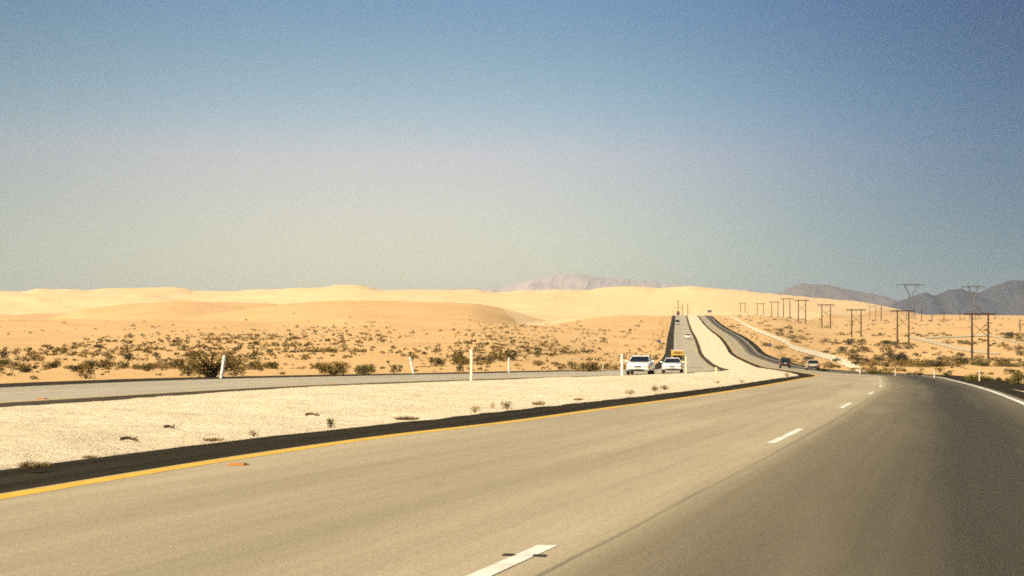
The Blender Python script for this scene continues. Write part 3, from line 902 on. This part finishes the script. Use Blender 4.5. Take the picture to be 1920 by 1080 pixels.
# scattered desert shrubs: a world-space scatter; the 285 that show largest are things of their own
def scatter():
    rnd = random.Random(5)
    out = []
    def try_add(x, y, w, hf, kind, zone):
        px, py = CX + F * x / y, HY - F * (float(ground_z(x, y)) - H) / y
        for a, b, f, h in TRACKS:                       # nothing grows on the tracks
            if a < px < b and -(float(h(px)) + 0.5) < py - float(f(px)) < float(h(px)) + 1.0 + w * hf * F / y:
                return
        out.append((w / y, x, y, w, hf, kind, zone))
    # left desert
    for (d0, d1, dens, wlo, whi) in ((62, 110, 0.050, 0.40, 1.2), (110, 170, 0.085, 0.35, 1.2), (170, 260, 0.085, 0.4, 1.45), (260, 380, 0.062, 0.5, 1.75), (380, 520, 0.042, 0.6, 2.0),
                                     (520, 700, 0.019, 0.8, 2.3), (700, 900, 0.008, 0.9, 2.4), (900, 1150, 0.0016, 1.0, 2.8), (1150, 1500, 0.00016, 1.0, 2.8)):
        xl, xr = (-140 - CX) / F, (1260 - CX) / F
        area = (xr - xl) * (d1 * d1 - d0 * d0) / 2
        for _ in range(int(area * dens)):
            y = math.sqrt(rnd.uniform(d0 * d0, d1 * d1))
            x = y * rnd.uniform(xl, xr)
            cdist = float(L_SH_OUT(y)) - x
            if cdist < 1.2: continue
            if 3 < cdist < 26 and y > 170 and rnd.random() < 0.80: continue
            px = CX + F * x / y
            # the open sand between dune and plain on the left carries fewer shrubs
            clump = float(fbm(x / (14 + y * 0.03), y / (20 + y * 0.08), 2, 33))
            if rnd.random() > 0.55 + 1.3 * clump: continue
            if y > 620 and px < 900 and rnd.random() < 0.45: continue
            w = (wlo + (whi - wlo) * rnd.random() ** 2.0) * (1.0 if y < 150 else 1.22)
            k = rnd.choices(('olive', 'green', 'dark', 'dry'), (5, 2.6, 0.9, 3.6))[0]
            try_add(x, y, w, rnd.uniform(0.42, 0.75), k, 'left')
    # the roadside scrub line running up beside the opposite carriageway
    for y in np.geomspace(215, 1150, 75):
        y = y + rnd.uniform(-4, 4) * y / 200
        x = float(L_SH_OUT(y)) - rnd.uniform(24, 31) * (1 if y < 700 else 0.8)
        try_add(x, y, rnd.uniform(1.0, 2.4), rnd.uniform(0.5, 0.8), rnd.choice(('olive', 'dark', 'green')), 'line')
    for y in np.geomspace(250, 1350, 110):
        x = float(L_SH_OUT(y)) - rnd.uniform(1.2, 8)
        try_add(x, y, rnd.uniform(0.6, 1.5), rnd.uniform(0.4, 0.7), rnd.choice(('olive', 'green', 'dry')), 'verge_l')
    for y in np.geomspace(215, 1350, 150):
        x = float(R_SH_OUT(y)) + rnd.uniform(0.8, 8)
        try_add(x, y, rnd.uniform(0.6, 1.8), rnd.uniform(0.35, 0.6), rnd.choice(('olive', 'green', 'dry')), 'verge_r')
    # right desert
    for (d0, d1, dens, wlo, whi) in ((75, 180, 0.022, 0.5, 1.2), (180, 320, 0.013, 0.6, 1.9), (320, 520, 0.018, 1.4, 4.0), (520, 760, 0.012, 1.8, 5.0),
                                     (760, 1050, 0.006, 2.2, 6.0), (1050, 1500, 0.002, 1.5, 4.5), (1500, 2000, 0.0005, 1.8, 4.5)):
        xl, xr = (1330 - CX) / F, (2060 - CX) / F
        area = (xr - xl) * (d1 * d1 - d0 * d0) / 2
        for _ in range(int(area * dens)):
            y = math.sqrt(rnd.uniform(d0 * d0, d1 * d1))
            x = y * rnd.uniform(xl, xr)
            cdist = x - float(R_SH_OUT(y))
            if cdist < 1.5: continue
            if cdist < 20 and y > 170 and rnd.random() < 0.7: continue
            if rnd.random() > 0.6 + 1.4 * float(fbm(x / 30, y / 60, 2, 44)): continue
            w = (wlo + (whi - wlo) * rnd.random() ** 1.8) * 1.15
            k = rnd.choices(('olive', 'green', 'dark', 'dry'), (4, 2.5, 2, 1.5))[0]
            try_add(x, y, w, rnd.uniform(0.26, 0.46), k, 'right')
    return out
CAND = scatter()
inview = sorted([c for c in CAND if -10 < CX + F * c[1] / c[2] < 1930], key=lambda c: -c[0])
single = set(id(c) for c in inview[:265])
ADJ = {'olive': 'olive brown', 'green': 'yellowish green', 'dark': 'dark brown green', 'dry': 'dry tan'}
def zone_words(c):
    s, x, y, w, hf, kind, zone = c
    px = CX + F * x / y
    size = 'small' if s < 0.0042 else ('mid-sized' if s < 0.0075 else 'large')
    if zone == 'line': return size, 'in the scrub line left of the opposite road'
    if zone == 'verge_l': return size, 'on the left verge of the opposite road'
    if zone == 'verge_r': return size, 'on the right verge of the climbing road'
    if zone == 'left':
        far = 'close behind the road' if y < 130 else ('on the middle plain' if y < 300 else 'on the far plain')
        wh = 'left of the leaning post' if px < 420 else ('between leaning post and cream post' if px < 884 else 'between cream post and white cars')
        return size, far + ' ' + wh
    far = 'behind the right verge' if y < 220 else ('before the nearest power poles' if y < 580 else 'among the distant power poles')
    wh = 'near the winding track' if px < 1640 else ('beyond the winding track' if px < 1822 else 'by the right edge')
    return size, far + ' ' + wh
stuff_v, stuff_f, stuff_mi = [], [], []
for c in CAND:
    s, x, y, w, hf, kind, zone = c
    z = float(ground_z(x, y))
    if id(c) in single:
        size, place = zone_words(c)
        lab = f'{size} {ADJ[kind]} shrub {place}'
        plant('desert_shrub', kind, Vector((x, y, z)), w, w * hf, lab, 'shrub', lab)
    else:
        mi = ('olive', 'green', 'dark', 'dry').index(kind)
        n = 16 if y < 500 else 11
        for _ in range(n):
            a = _rs.uniform(0, 6.28); r = math.sqrt(_rs.random()) * 0.42 * w
            zz = z + w * hf * _rs.uniform(0.1, 0.85) * (1 - 0.5 * r / (0.42 * w))
            p = Vector((x + r * math.cos(a), y + r * math.sin(a), zz))
            u = Vector((_rs.gauss(0, 1), _rs.gauss(0, 1), _rs.gauss(0, 0.5))).normalized() * w * 0.17
            v = Vector((_rs.gauss(0, 0.5), _rs.gauss(0, 0.5), 1)).normalized() * w * 0.11
            b = len(stuff_v)
            stuff_v += [tuple(p - u), tuple(p - v), tuple(p + u), tuple(p + v)]
            stuff_f.append((b, b + 1, b + 2, b + 3)); stuff_mi.append(mi)
mb = MB(); mb.v, mb.f, mb.mi = stuff_v, stuff_f, stuff_mi
tag(mb.build('scrub', [M['leaf_olive'], M['leaf_green'], M['leaf_dark'], M['leaf_dry']]), 'countless tiny shrubs dotting the far desert plain', None, None, 'stuff')

# ------------------------------------------------------------------ power lines
def h_frame(x1, x2, ytop, ybase, D, ax1, ax2, label, brace=True):
    pxm = (x1 + x2) / 2
    p = at(pxm, D)
    s = D / F
    yb = HY - F * (p.z - H) / D
    h = (max(yb, ybase) - ytop) * s + 0.3
    hw = (x2 - x1) * s / 2
    e = empty('power_pole_frame', (p.x, p.y, p.z - 0.3))
    tag(e, label, 'power pole', 'wooden power pole frames across the right desert')
    for sg in (-1, 1):
        MB().tube([(sg * hw, 0, 0), (sg * hw, 0, h * 0.5), (sg * hw, 0, h + 0.35)], [0.44, 0.38, 0.30], 10).build('pole', M['wood'], e)
    a, b = (ax1 - pxm) * s, (ax2 - pxm) * s
    arm = MB()
    for yy in (-0.32, 0.32):
        arm.box(((a + b) / 2, yy, h - 0.25), (b - a, 0.16, 0.62), bev=0.02)
    arm.build('crossarm', M['wood'], e)
    if brace:
        br = MB()
        br.bar((-hw, 0, h * 0.80), (hw, 0, h * 0.50), 0.18).bar((hw, 0.12, h * 0.80), (-hw, 0.12, h * 0.50), 0.18)
        br.build('cross_brace', M['wood'], e)
    for q in (a * 0.96, (a + b) / 2, b * 0.96):
        ins = MB()
        prof = []
        for i in range(9):
            zz = h - 0.45 - i * 0.2
            prof += [(0.05, zz), (0.15, zz - 0.06), (0.05, zz - 0.12)]
        ins.lathe(prof, 'Z', (q, 0, 0), 8)
        ins.build('insulator', M['porcelain'], e)
    return e
h_frame(1822.5, 1853, 587.5, 675, 580, 1807, 1866, 'nearest and tallest wooden H shaped power pole frame by the right edge')
h_frame(1682.5, 1704, 582, 643, 790, 1670, 1715, 'second wooden power pole frame, standing below the grey lattice tower')
h_frame(1597, 1614.5, 581.5, 633, 960, 1587, 1623, 'third wooden power pole frame from the right')
h_frame(1541, 1557, 572.5, 618, 1140, 1533, 1565, 'fourth wooden power pole frame, upright behind the long dark scrub')
h_frame(1497, 1510.5, 572.5, 616, 1250, 1490, 1517, 'fifth wooden power pole frame, just left of the fourth and about its height')
h_frame(1469, 1481, 561.5, 598, 1430, 1465, 1488, 'sixth wooden power pole frame, its crossarm higher than its neighbours', False)
h_frame(1447, 1458.5, 566, 596, 1650, 1443, 1462, 'seventh wooden power pole frame, thin and partly behind the rise', False)
h_frame(1420, 1431.5, 569, 595, 1850, 1417, 1434, 'eighth wooden power pole frame, very thin behind the rise', False)
h_frame(1388.5, 1397, 577, 595, 2050, 1386, 1399, 'farthest wooden power pole frame nearest to the road crest', False)

def three_pole(px, D, ytop, sp, label):
    p = at(px, D); s = D / F
    yb = HY - F * (p.z - H) / D
    h = (yb - ytop) * s + 0.3
    e = empty('power_pole_frame', (p.x, p.y, p.z - 0.3))
    tag(e, label, 'power pole', 'wooden power pole frames across the right desert')
    for q in (-1, 0, 1):
        MB().tube([(q * sp * s, 0, 0), (q * sp * s, 0, h)], [0.32, 0.22], 9).build('pole', M['wood'], e)
    MB().box((0, 0, h - 0.5), (sp * 2.3 * s, 0.3, 0.4), bev=0.03).build('crossarm', M['wood'], e)
three_pole(1641.5, 1800, 573, 11, 'three pole wooden power frame standing before the dune end')

def single_pole(px, D, ytop, label, arms=((0.94, 10),), mat='wood', group='single utility poles in the distance'):
    p = at(px, D); s = D / F
    yb = HY - F * (p.z - H) / D
    h = (yb - ytop) * s + 0.3
    e = empty('utility_pole', (p.x, p.y, p.z - 0.3))
    tag(e, label, 'utility pole', group)
    MB().tube([(0, 0, 0), (0, 0, h)], [0.42, 0.30], 9).build('pole', M[mat], e)
    for f_, w_ in arms:
        MB().box((0, -0.25, h * f_), (w_ * s, 0.22, 0.36), bev=0.02).build('crossarm', M[mat], e)
    return e
single_pole(1728, 1500, 581, 'thin utility pole just right of the grey lattice tower', ((0.96, 6),))
single_pole(1747.5, 1450, 591, 'short thin utility pole between lattice tower and three armed poles', ((0.95, 6),))
single_pole(1770, 1400, 585, 'utility pole with a wide low crossarm on the right desert', ((0.97, 9), (0.28, 22)))
single_pole(1800, 1650, 584, 'utility pole close to the left side of the nearest H frame', ((0.95, 9), (0.80, 7)))
single_pole(1652 + 0, 1500, 577, 'thin utility pole right of the three pole frame', ((0.95, 7),))
single_pole(1912.5, 1100, 599, 'utility pole at the right edge of the desert', ((0.95, 8), (0.45, 8)))
single_pole(1271.5, 1700, 563, 'utility pole with two crossarms over the crest of the opposite carriageway', ((0.62, 18), (0.95, 7)))
single_pole(1279.5, 1720, 570, 'bare utility pole over the crest right of the two armed pole', ())
single_pole(1289.5, 1690, 570, 'bare utility pole rising from the crest of the sandy median', ())

def lattice_tower(px, D, ytop, ywaist, ybase, wtop, wv, wleg, label):
    p = at(px, D); s = D / F
    yb = max(ybase, HY - F * (p.z - H) / D)
    h, zw = (yb - ytop) * s, (yb - ywaist) * s
    e = empty('lattice_tower', (p.x, p.y, p.z))
    tag(e, label, 'power tower', 'grey lattice power towers')
    t = 0.62
    dpt = 1.6
    legs = MB()
    for sx in (-1, 1):
        for sy in (-1, 1):
            legs.bar((sx * wleg * s / 2, sy * wleg * s / 2, -0.5), (sx * 2.4, sy * dpt, zw), t)
    legs.build('legs', M['steel'], e)
    br = MB()
    n = 5
    for sy in (-1, 1):
        for i in range(n):
            f0, f1 = i / n, (i + 1) / n
            w0, w1 = wleg * s / 2 * (1 - f0) + 2.4 * f0, wleg * s / 2 * (1 - f1) + 2.4 * f1
            y0, y1 = wleg * s / 2 * (1 - f0) + dpt * f0, wleg * s / 2 * (1 - f1) + dpt * f1
            br.bar((-w0, sy * y0, zw * f0), (w1, sy * y1, zw * f1), t * 0.42).bar((w0, sy * y0, zw * f0), (-w1, sy * y1, zw * f1), t * 0.42)
    br.build('bracing', M['steel'], e)
    v = MB()
    for sx in (-1, 1):
        for sy in (-1, 1):
            v.bar((sx * 1.6, sy * dpt, zw), (sx * wv * s / 2, sy * 1.0, h), t)
            for i in range(5):
                f0, f1 = i / 5, (i + 1) / 5
                xa, xb = 1.6 + (wv * s / 2 - 1.6) * f0, 1.6 + (wv * s / 2 - 1.6) * f1
                v.bar((sx * xa, sy * 1.0, zw + (h - zw) * f0), (sx * (xb - 2.2), sy * 1.0, zw + (h - zw) * f1), t * 0.4)
    v.build('waist', M['steel'], e)
    arm = MB()
    for sy in (-1, 1):
        arm.bar((-wtop * s / 2, 0, h - 0.4), (0, sy, h + 0.6), t * 0.8).bar((wtop * s / 2, 0, h - 0.4), (0, sy, h + 0.6), t * 0.8)
        arm.bar((-wtop * s / 2, 0, h - 0.4), (wtop * s / 2, 0, h - 0.4), t * 0.9)
        for i in range(8):
            x0 = -wtop * s / 2 + wtop * s * i / 8
            arm.bar((x0, sy * 0.5, h - 0.4), (x0 + wtop * s / 16, sy * 0.5, h + 0.3), t * 0.4)
    for sx in (-1, 1):
        arm.bar((sx * wv * s / 2, 0, h), (sx * wv * s / 2 * 1.05, 0, h + 3.0), t * 0.7)
    arm.build('crossarm', M['steel'], e)
    for q in (-0.47, -0.16, 0.16, 0.47):
        MB().tube([(q * wtop * s, 0, h - 0.4), (q * wtop * s, 0, h - 4.0)], [0.22, 0.22], 8).build('insulator', M['porcelain'], e)
lattice_tower(1708, 1950, 539.5, 560.5, 605, 56, 26, 15, 'grey lattice power tower with a V shaped top standing above the dune end')
lattice_tower(1825, 1750, 551.5, 572, 615, 46, 19, 12, 'grey lattice power tower rising behind the nearest wooden H frame')

# ------------------------------------------------------------------ road signs
def sign(px, py, ytop, wpx, hpx, mat, label, posts=1, sub=None, D=None):
    p = at(px, D) if D else G(px, py)
    s = p.y / F
    h = (py - ytop) * s
    e = empty('road_sign', (p.x, p.y, p.z - 0.1))
    tag(e, label, 'road sign')
    for q in ([0] if posts == 1 else [-0.32, 0.32]):
        MB().tube([(q * wpx * s, 0, 0), (q * wpx * s, 0, h)], 0.07 if posts == 1 else 0.12, 8).build('post', M['pipe'], e)
    MB().box((0, -0.12, h - hpx * s / 2), (wpx * s, 0.06, hpx * s), bev=0.02).build('panel', M[mat], e)
    if sub:
        m2, z0, h2, w2 = sub
        MB().box((0, -0.12, h - z0 * s), (w2 * s, 0.05, h2 * s), bev=0.015).build('lower_panel', M[m2], e)
sign(1443.5, 660, 643, 4.6, 6, 'blue', 'small dark blue sign with an orange plate on the right roadside', 1, ('orange', 11.5, 2.5, 3))
sign(1452.5, 662, 649, 1.6, 3, 'pipe', 'thin bare grey sign post right of the small blue sign')
sign(1236.5, 656, 636.5, 4.6, 6, 'blue', 'small blue sign with an orange plate left of the opposite carriageway', 1, ('orange', 11, 4.5, 2.6))
sign(1330.5, 596, 585.5, 7.5, 4.4, 'darkblue', 'wide dark road sign at the crest of the near carriageway', 2, None, 1480)

# ------------------------------------------------------------------ vehicles
def wheel(e, x, y, r, w, sx):
    wm = MB()
    prof = [(r * 0.62, -w / 2), (r * 0.93, -w / 2), (r, -w * 0.36), (r, w * 0.36), (r * 0.93, w / 2), (r * 0.62, w / 2)]
    wo = empty('wheel', (x, y, r)); wo.parent = e
    wm.lathe(prof, 'X', (0, 0, 0), 22).build('tyre', M['tyre'], wo, True)
    rm = MB()
    o = sx * w / 2
    rm.lathe([(0.001, o * 0.9), (r * 0.2, o * 0.92), (r * 0.25, o * 0.75), (r * 0.55, o * 0.7), (r * 0.62, o * 0.95), (r * 0.64, -o)], 'X', (0, 0, 0), 22)
    rm.build('rim', M['rim'], wo, True)
    return wo

def loft(stations, ring):
    mb = MB()
    rows = [ring(s) for s in stations]
    n = len(rows[0])
    vs = [p for r in rows for p in r]
    fs = []
    for i in range(len(rows) - 1):
        for k in range(n):
            fs.append((i * n + k, (i + 1) * n + k, (i + 1) * n + (k + 1) % n, i * n + (k + 1) % n))
    fs.append(tuple(range(n)))
    fs.append(tuple((len(rows) - 1) * n + k for k in range(n - 1, -1, -1)))
    return mb.add(vs, fs)

def body_ring(s):
    y, zb, zt, hw = s
    zm = zb + (zt - zb) * 0.55
    half = [(0, zt + 0.025), (hw * 0.55, zt + 0.015), (hw * 0.86, zt - 0.03), (hw * 0.975, zt - 0.11), (hw, zm), (hw * 0.985, zb + 0.12), (hw * 0.93, zb + 0.02), (hw * 0.7, zb), (0, zb)]
    r = [(x, y, z) for x, z in half]
    l = [(-x, y, z) for x, z in half[-2:0:-1]]
    return r + l

def quad_panel(mb, a, b, c, d, off_, inset=0.06):
    a, b, c, d = map(Vector, (a, b, c, d))
    n = (b - a).cross(d - a).normalized()
    m = (a + b + c + d) / 4
    P = [p + (m - p) * inset + n * off_ for p in (a, b, c, d)]
    Q = [p - n * 0.012 for p in P]
    mb.add(P + Q, [(0, 1, 2, 3), (7, 6, 5, 4), (0, 4, 5, 1), (1, 5, 6, 2), (2, 6, 7, 3), (3, 7, 4, 0)])

def vehicle(name, p, heading, label, cat, st, cab, paint, wheels, group=None, front='car', rear='car', mirrors=True, grille='trim', bumper='paint', scale=1.0):
    """local +y is forward. cab: belt z, roof z, y of rear base, rear roof edge, front roof edge, front base, half width at belt, at roof"""
    e = empty(name, p, math.atan2(-heading[0], heading[1]))
    e.scale = (scale,) * 3
    tag(e, label, cat, group)
    loft(st, body_ring).build('body', M[paint], e, True)
    zb, zr, y0, y1, y2, y3, wb, wr = cab
    cm = MB()
    ys = [(y0, y0 + (y1 - y0) * 0.94, y1), (y3, y3 + (y2 - y3) * 0.94, y2)]
    def lvl(t):
        z = zb - 0.03 + (zr - zb + 0.03) * t
        w = wb + (wr - wb) * t
        return [(-w, y0 + (y1 - y0) * t, z), (w, y0 + (y1 - y0) * t, z), (w, y3 + (y2 - y3) * t, z), (-w, y3 + (y2 - y3) * t, z)]
    L = [lvl(0), lvl(0.9)]
    top = [(x * 0.90, y + (0.10 if y < 0.5 * (y1 + y2) else -0.10), zr + 0.015) for x, y, z in lvl(1.0)]
    vs = L[0] + L[1] + lvl(0.97) + top
    fs = []
    for i in range(3):
        for k in range(4):
            fs.append((i * 4 + k, i * 4 + (k + 1) % 4, (i + 1) * 4 + (k + 1) % 4, (i + 1) * 4 + k))
    fs.append((12, 13, 14, 15))
    cm.add(vs, fs).build('roof', M[paint], e)
    a, b = lvl(0.06), lvl(0.90)
    g = MB(); quad_panel(g, a[2], a[3], b[3], b[2], 0.014, 0.05); g.build('windscreen', M['glass'], e)
    g = MB(); quad_panel(g, a[0], a[1], b[1], b[0], 0.014, 0.07); g.build('rear_window', M['glass'], e)
    for sx, (i, j) in ((1, (1, 2)), (-1, (3, 0))):
        for f0, f1 in ((0.05, 0.49), (0.52, 0.95)):
            A = Vector(a[i]).lerp(Vector(a[j]), f0); B = Vector(a[i]).lerp(Vector(a[j]), f1)
            Cc = Vector(b[i]).lerp(Vector(b[j]), f1); Dd = Vector(b[i]).lerp(Vector(b[j]), f0)
            g = MB(); quad_panel(g, A, B, Cc, Dd, 0.012, 0.05); g.build('side_window', M['glass'], e)
    for (x, y, r, w) in wheels:
        for sx in (-1, 1):
            wheel(e, sx * x, y, r, w, sx)
    yf, zbf, ztf, wf = st[-2]
    if front == 'car':
        zl = zbf + (ztf - zbf) * 0.62
        for sx in (-1, 1):
            MB().box((sx * wf * 0.70, yf + 0.10, zl), (wf * 0.40, 0.16, 0.15), rz=-sx * 0.12, bev=0.03).build('headlight', M['lamp'], e)
            MB().box((sx * wf * 0.93, yf + 0.02, zl), (0.10, 0.20, 0.13), rz=-sx * 0.5, bev=0.02).build('indicator', M['indicator'], e)
        MB().box((0, yf + 0.12, zl), (wf * 0.62, 0.12, 0.14), bev=0.02).build('grille', M[grille], e)
        MB().box((0, yf + 0.14, zbf + 0.17), (wf * 1.86, 0.20, 0.13), bev=0.04).build('bumper', M[paint if bumper == 'paint' else bumper], e)
        MB().box((0, yf + 0.15, zbf + 0.04), (wf * (1.1 if bumper == 'paint' else 1.5), 0.14, 0.11), bev=0.02).build('air_intake', M['trim'], e)
        MB().box((0, yf + 0.25, zbf + 0.18), (0.31, 0.02, 0.14), bev=0.005).build('number_plate', M['plate'], e)
    yr, zbr, ztr, wrr = st[1]
    if rear:
        zl = zbr + (ztr - zbr) * 0.66
        for sx in (-1, 1):
            MB().box((sx * wrr * 0.78, yr - 0.03, zl), (wrr * 0.34, 0.12, 0.17), bev=0.02).build('tail_light', M['tail'], e)
        MB().box((0, yr - 0.08, zbr + 0.16), (wrr * 1.92, 0.20, 0.17), bev=0.04).build('bumper', M['trim' if rear == 'dark' else paint], e)
        if rear == 'dark':
            MB().box((0, yr - 0.04, zl - 0.02), (wrr * 1.15, 0.07, 0.20), bev=0.02).build('tailgate_panel', M['chrome'], e)
        MB().box((0, yr - 0.085, zl), (0.31, 0.02, 0.14), bev=0.005).build('number_plate', M['plate'], e)
    if mirrors:
        for sx in (-1, 1):
            MB().box((sx * (wb + 0.17), y3 - 0.35, zb + 0.08), (0.20, 0.10, 0.13), bev=0.03).build('wing_mirror', M[paint], e)
    return e

SEDAN = [(-2.40, 0.42, 0.74, 0.74), (-2.32, 0.30, 0.88, 0.84), (-1.95, 0.26, 0.93, 0.89), (-1.2, 0.24, 0.94, 0.92), (0, 0.23, 0.93, 0.93), (0.85, 0.23, 0.92, 0.92), (1.05, 0.24, 0.91, 0.91),
         (1.75, 0.25, 0.83, 0.89), (2.20, 0.28, 0.74, 0.86), (2.32, 0.36, 0.64, 0.80)]
SCAB = (0.92, 1.40, -1.85, -1.05, 0.12, 1.00, 0.82, 0.62)
SW = [(0.79, -1.42, 0.33, 0.21), (0.79, 1.42, 0.33, 0.21)]
def bearing(fn, D):
    s = float(fn(D + 2) - fn(D - 2)) / 4
    v = Vector((s, 1, 0)).normalized()
    return v
def on_road(px, D, lift=0.012):
    p = at(px, D)
    return Vector((p.x, p.y, p.z + lift))
b = bearing(NL, 128)
v1 = vehicle('car', on_road(1201, 128), -Vector((b.x * 0.62, b.y, 0)), 'leading white saloon car with a dark windscreen on the opposite carriageway', 'car', SEDAN, SCAB, 'paint_white', SW, 'cars on the highway', scale=1.10)
v2 = vehicle('car', on_road(1261, 146), -Vector((0.13, 1, 0)), 'second white car with a wide dark air intake, right in front of the yellow truck', 'car',
             [(y, zb, zt * 0.97, hw) for y, zb, zt, hw in SEDAN], (0.89, 1.34, -1.85, -1.0, 0.05, 0.95, 0.80, 0.58), 'paint_white', SW, 'cars on the highway', bumper='paint', scale=1.06)
SUV = [(-2.20, 0.50, 0.92, 0.80), (-2.12, 0.40, 1.02, 0.88), (-1.2, 0.36, 1.04, 0.90), (0.6, 0.36, 1.04, 0.90), (0.95, 0.38, 1.02, 0.89), (1.9, 0.42, 0.96, 0.86), (2.05, 0.5, 0.85, 0.80)]
v3 = vehicle('car', on_road(1471.5, 275), bearing(YL, 275), 'dark off road car driving away up the near carriageway', 'car', SUV, (1.02, 1.72, -2.05, -1.85, 0.25, 0.95, 0.86, 0.72), 'paint_black',
             [(0.76, -1.3, 0.38, 0.24), (0.76, 1.3, 0.38, 0.24)], 'cars on the highway', scale=1.06)
HATCH = [(-2.05, 0.44, 0.80, 0.76), (-1.98, 0.34, 0.90, 0.84), (-1.3, 0.28, 0.92, 0.87), (0.7, 0.26, 0.92, 0.88), (1.0, 0.27, 0.90, 0.87), (1.75, 0.30, 0.80, 0.83), (1.9, 0.38, 0.70, 0.77)]
v4 = vehicle('car', on_road(1523, 238), bearing(YL, 238), 'pale gold hatchback with a dark bumper driving away near the tip of the median', 'car', HATCH, (0.90, 1.46, -1.95, -1.60, 0.15, 0.95, 0.82, 0.64), 'paint_silver',
             [(0.76, -1.25, 0.32, 0.21), (0.76, 1.25, 0.32, 0.21)], 'cars on the highway', rear='dark', scale=1.10)

def box_truck(px, D, label, col, box, H_=3.3, fn=NL, lettering=True, scale=1.0, name='truck'):
    bb = bearing(fn, D)
    p = on_road(px, D)
    e = empty(name, p, math.atan2(bb.x, -bb.y))
    e.scale = (scale,) * 3
    tag(e, label, 'truck', 'trucks on the opposite carriageway')
    st = [(0.2, 0.5, 1.25, 0.95), (0.3, 0.45, 1.35, 1.0), (1.3, 0.42, 1.38, 1.0), (2.3, 0.45, 1.22, 0.96), (2.55, 0.5, 1.05, 0.90)]
    loft(st, body_ring).build('body', M[col], e, True)
    cm = MB()
    vs = [(-0.92, 0.2, 1.3), (0.92, 0.2, 1.3), (0.92, 1.45, 1.3), (-0.92, 1.45, 1.3), (-0.80, 0.2, 2.15), (0.80, 0.2, 2.15), (0.80, 0.85, 2.15), (-0.80, 0.85, 2.15)]
    cm.add(vs, [(0, 1, 5, 4), (1, 2, 6, 5), (2, 3, 7, 6), (3, 0, 4, 7), (4, 5, 6, 7)]).build('cab', M[col], e)
    g = MB(); quad_panel(g, vs[2], vs[3], vs[7], vs[6], 0.015, 0.06); g.build('windscreen', M['glass'], e)
    for a_, b_, c_, d_ in ((1, 2, 6, 5), (3, 0, 4, 7)):
        g = MB(); quad_panel(g, vs[a_], vs[b_], vs[c_], vs[d_], 0.015, 0.12); g.build('side_window', M['glass'], e)
    bx = MB()
    bx.box((0, -1.95, (0.75 + H_) / 2), (2.35, 4.3, H_ - 0.75), bev=0.05)
    bx.box((0, 0.62, (2.22 + H_) / 2), (2.33, 0.98, H_ - 2.22), bev=0.05)
    bx.build('cargo_box', M[box], e)
    MB().box((0, -1.45, H_ + 0.03), (2.42, 5.2, 0.10), bev=0.02).build('roof_edge', M['paint_white'], e)
    if lettering:
        lm = MB()
        x = -0.85
        for w_ in (0.16, 0.13, 0.18, 0.12, 0.17, 0.14, 0.16, 0.12):
            lm.box((x + w_ / 2, 1.125, 2.72), (w_, 0.02, 0.42 - 0.1 * (w_ < 0.14)), bev=0.004)
            x += w_ + 0.06
        lm.build('lettering', M['paint_brown'], e)
    for sx in (-1, 1):
        MB().box((sx * 0.72, 2.56, 0.86), (0.28, 0.12, 0.2), bev=0.03).build('headlight', M['lamp'], e)
        MB().box((sx * 1.15, 1.15, 1.65), (0.16, 0.10, 0.42), bev=0.03).build('wing_mirror', M['trim'], e)
        wheel(e, sx * 0.82, 1.6, 0.42, 0.26, sx)
        wheel(e, sx * 0.82, -2.6, 0.42, 0.36, sx)
    MB().box((0, 2.58, 0.88), (0.9, 0.10, 0.24), bev=0.02).build('grille', M['trim'], e)
    MB().box((0, 2.66, 0.56), (1.9, 0.16, 0.2), bev=0.04).build('bumper', M['trim'], e)
    return e
box_truck(1270.5, 285, 'yellow box truck with a white roof edge hidden behind the second white car', 'paint_yellow', 'paint_yellow', 3.15)
box_truck(1270.5, 1060, 'distant white and dark truck alone in the left lane of the climbing opposite carriageway', 'paint_white', 'trim', 3.3, lettering=False, scale=1.1)
box_truck(1271.5, 1440, 'farthest dark truck coming over the crest of the opposite carriageway', 'paint_red', 'paint_red', 3.4, lettering=False, scale=1.15)
VAN = [(-2.3, 0.45, 1.2, 0.9), (-2.2, 0.40, 1.28, 0.97), (0.8, 0.38, 1.28, 0.99), (1.2, 0.38, 1.26, 0.97), (2.1, 0.42, 1.05, 0.92), (2.25, 0.5, 0.9, 0.85)]
vehicle('van', on_road(1289.5, 690), -bearing(NL, 690), 'small white van with a dark windscreen halfway up the opposite carriageway', 'van', VAN, (1.24, 1.95, -2.2, -2.0, 0.5, 1.35, 0.93, 0.80), 'paint_white',
        [(0.85, -1.4, 0.36, 0.24), (0.85, 1.4, 0.36, 0.24)], None, scale=1.25)


# ------------------------------------------------------------------ dusty desert air
def build_haze():
    mb = MB().box((0, 0, 380), (52000, 52000, 816))
    hm = bpy.data.materials.new('desert_haze'); hm.use_nodes = True
    n, l = hm.node_tree.nodes, hm.node_tree.links
    n.clear()
    out = n.new('ShaderNodeOutputMaterial'); v = n.new('ShaderNodeVolumePrincipled')
    v.inputs['Color'].default_value = (0.74, 0.775, 0.97, 1)
    v.inputs['Density'].default_value = 6e-5
    v.inputs['Anisotropy'].default_value = 0.1
    l.new(v.outputs[0], out.inputs['Volume'])
    tag(mb.build('haze', hm), 'thin dusty desert haze over the whole scene', None, None, 'stuff')
build_haze()
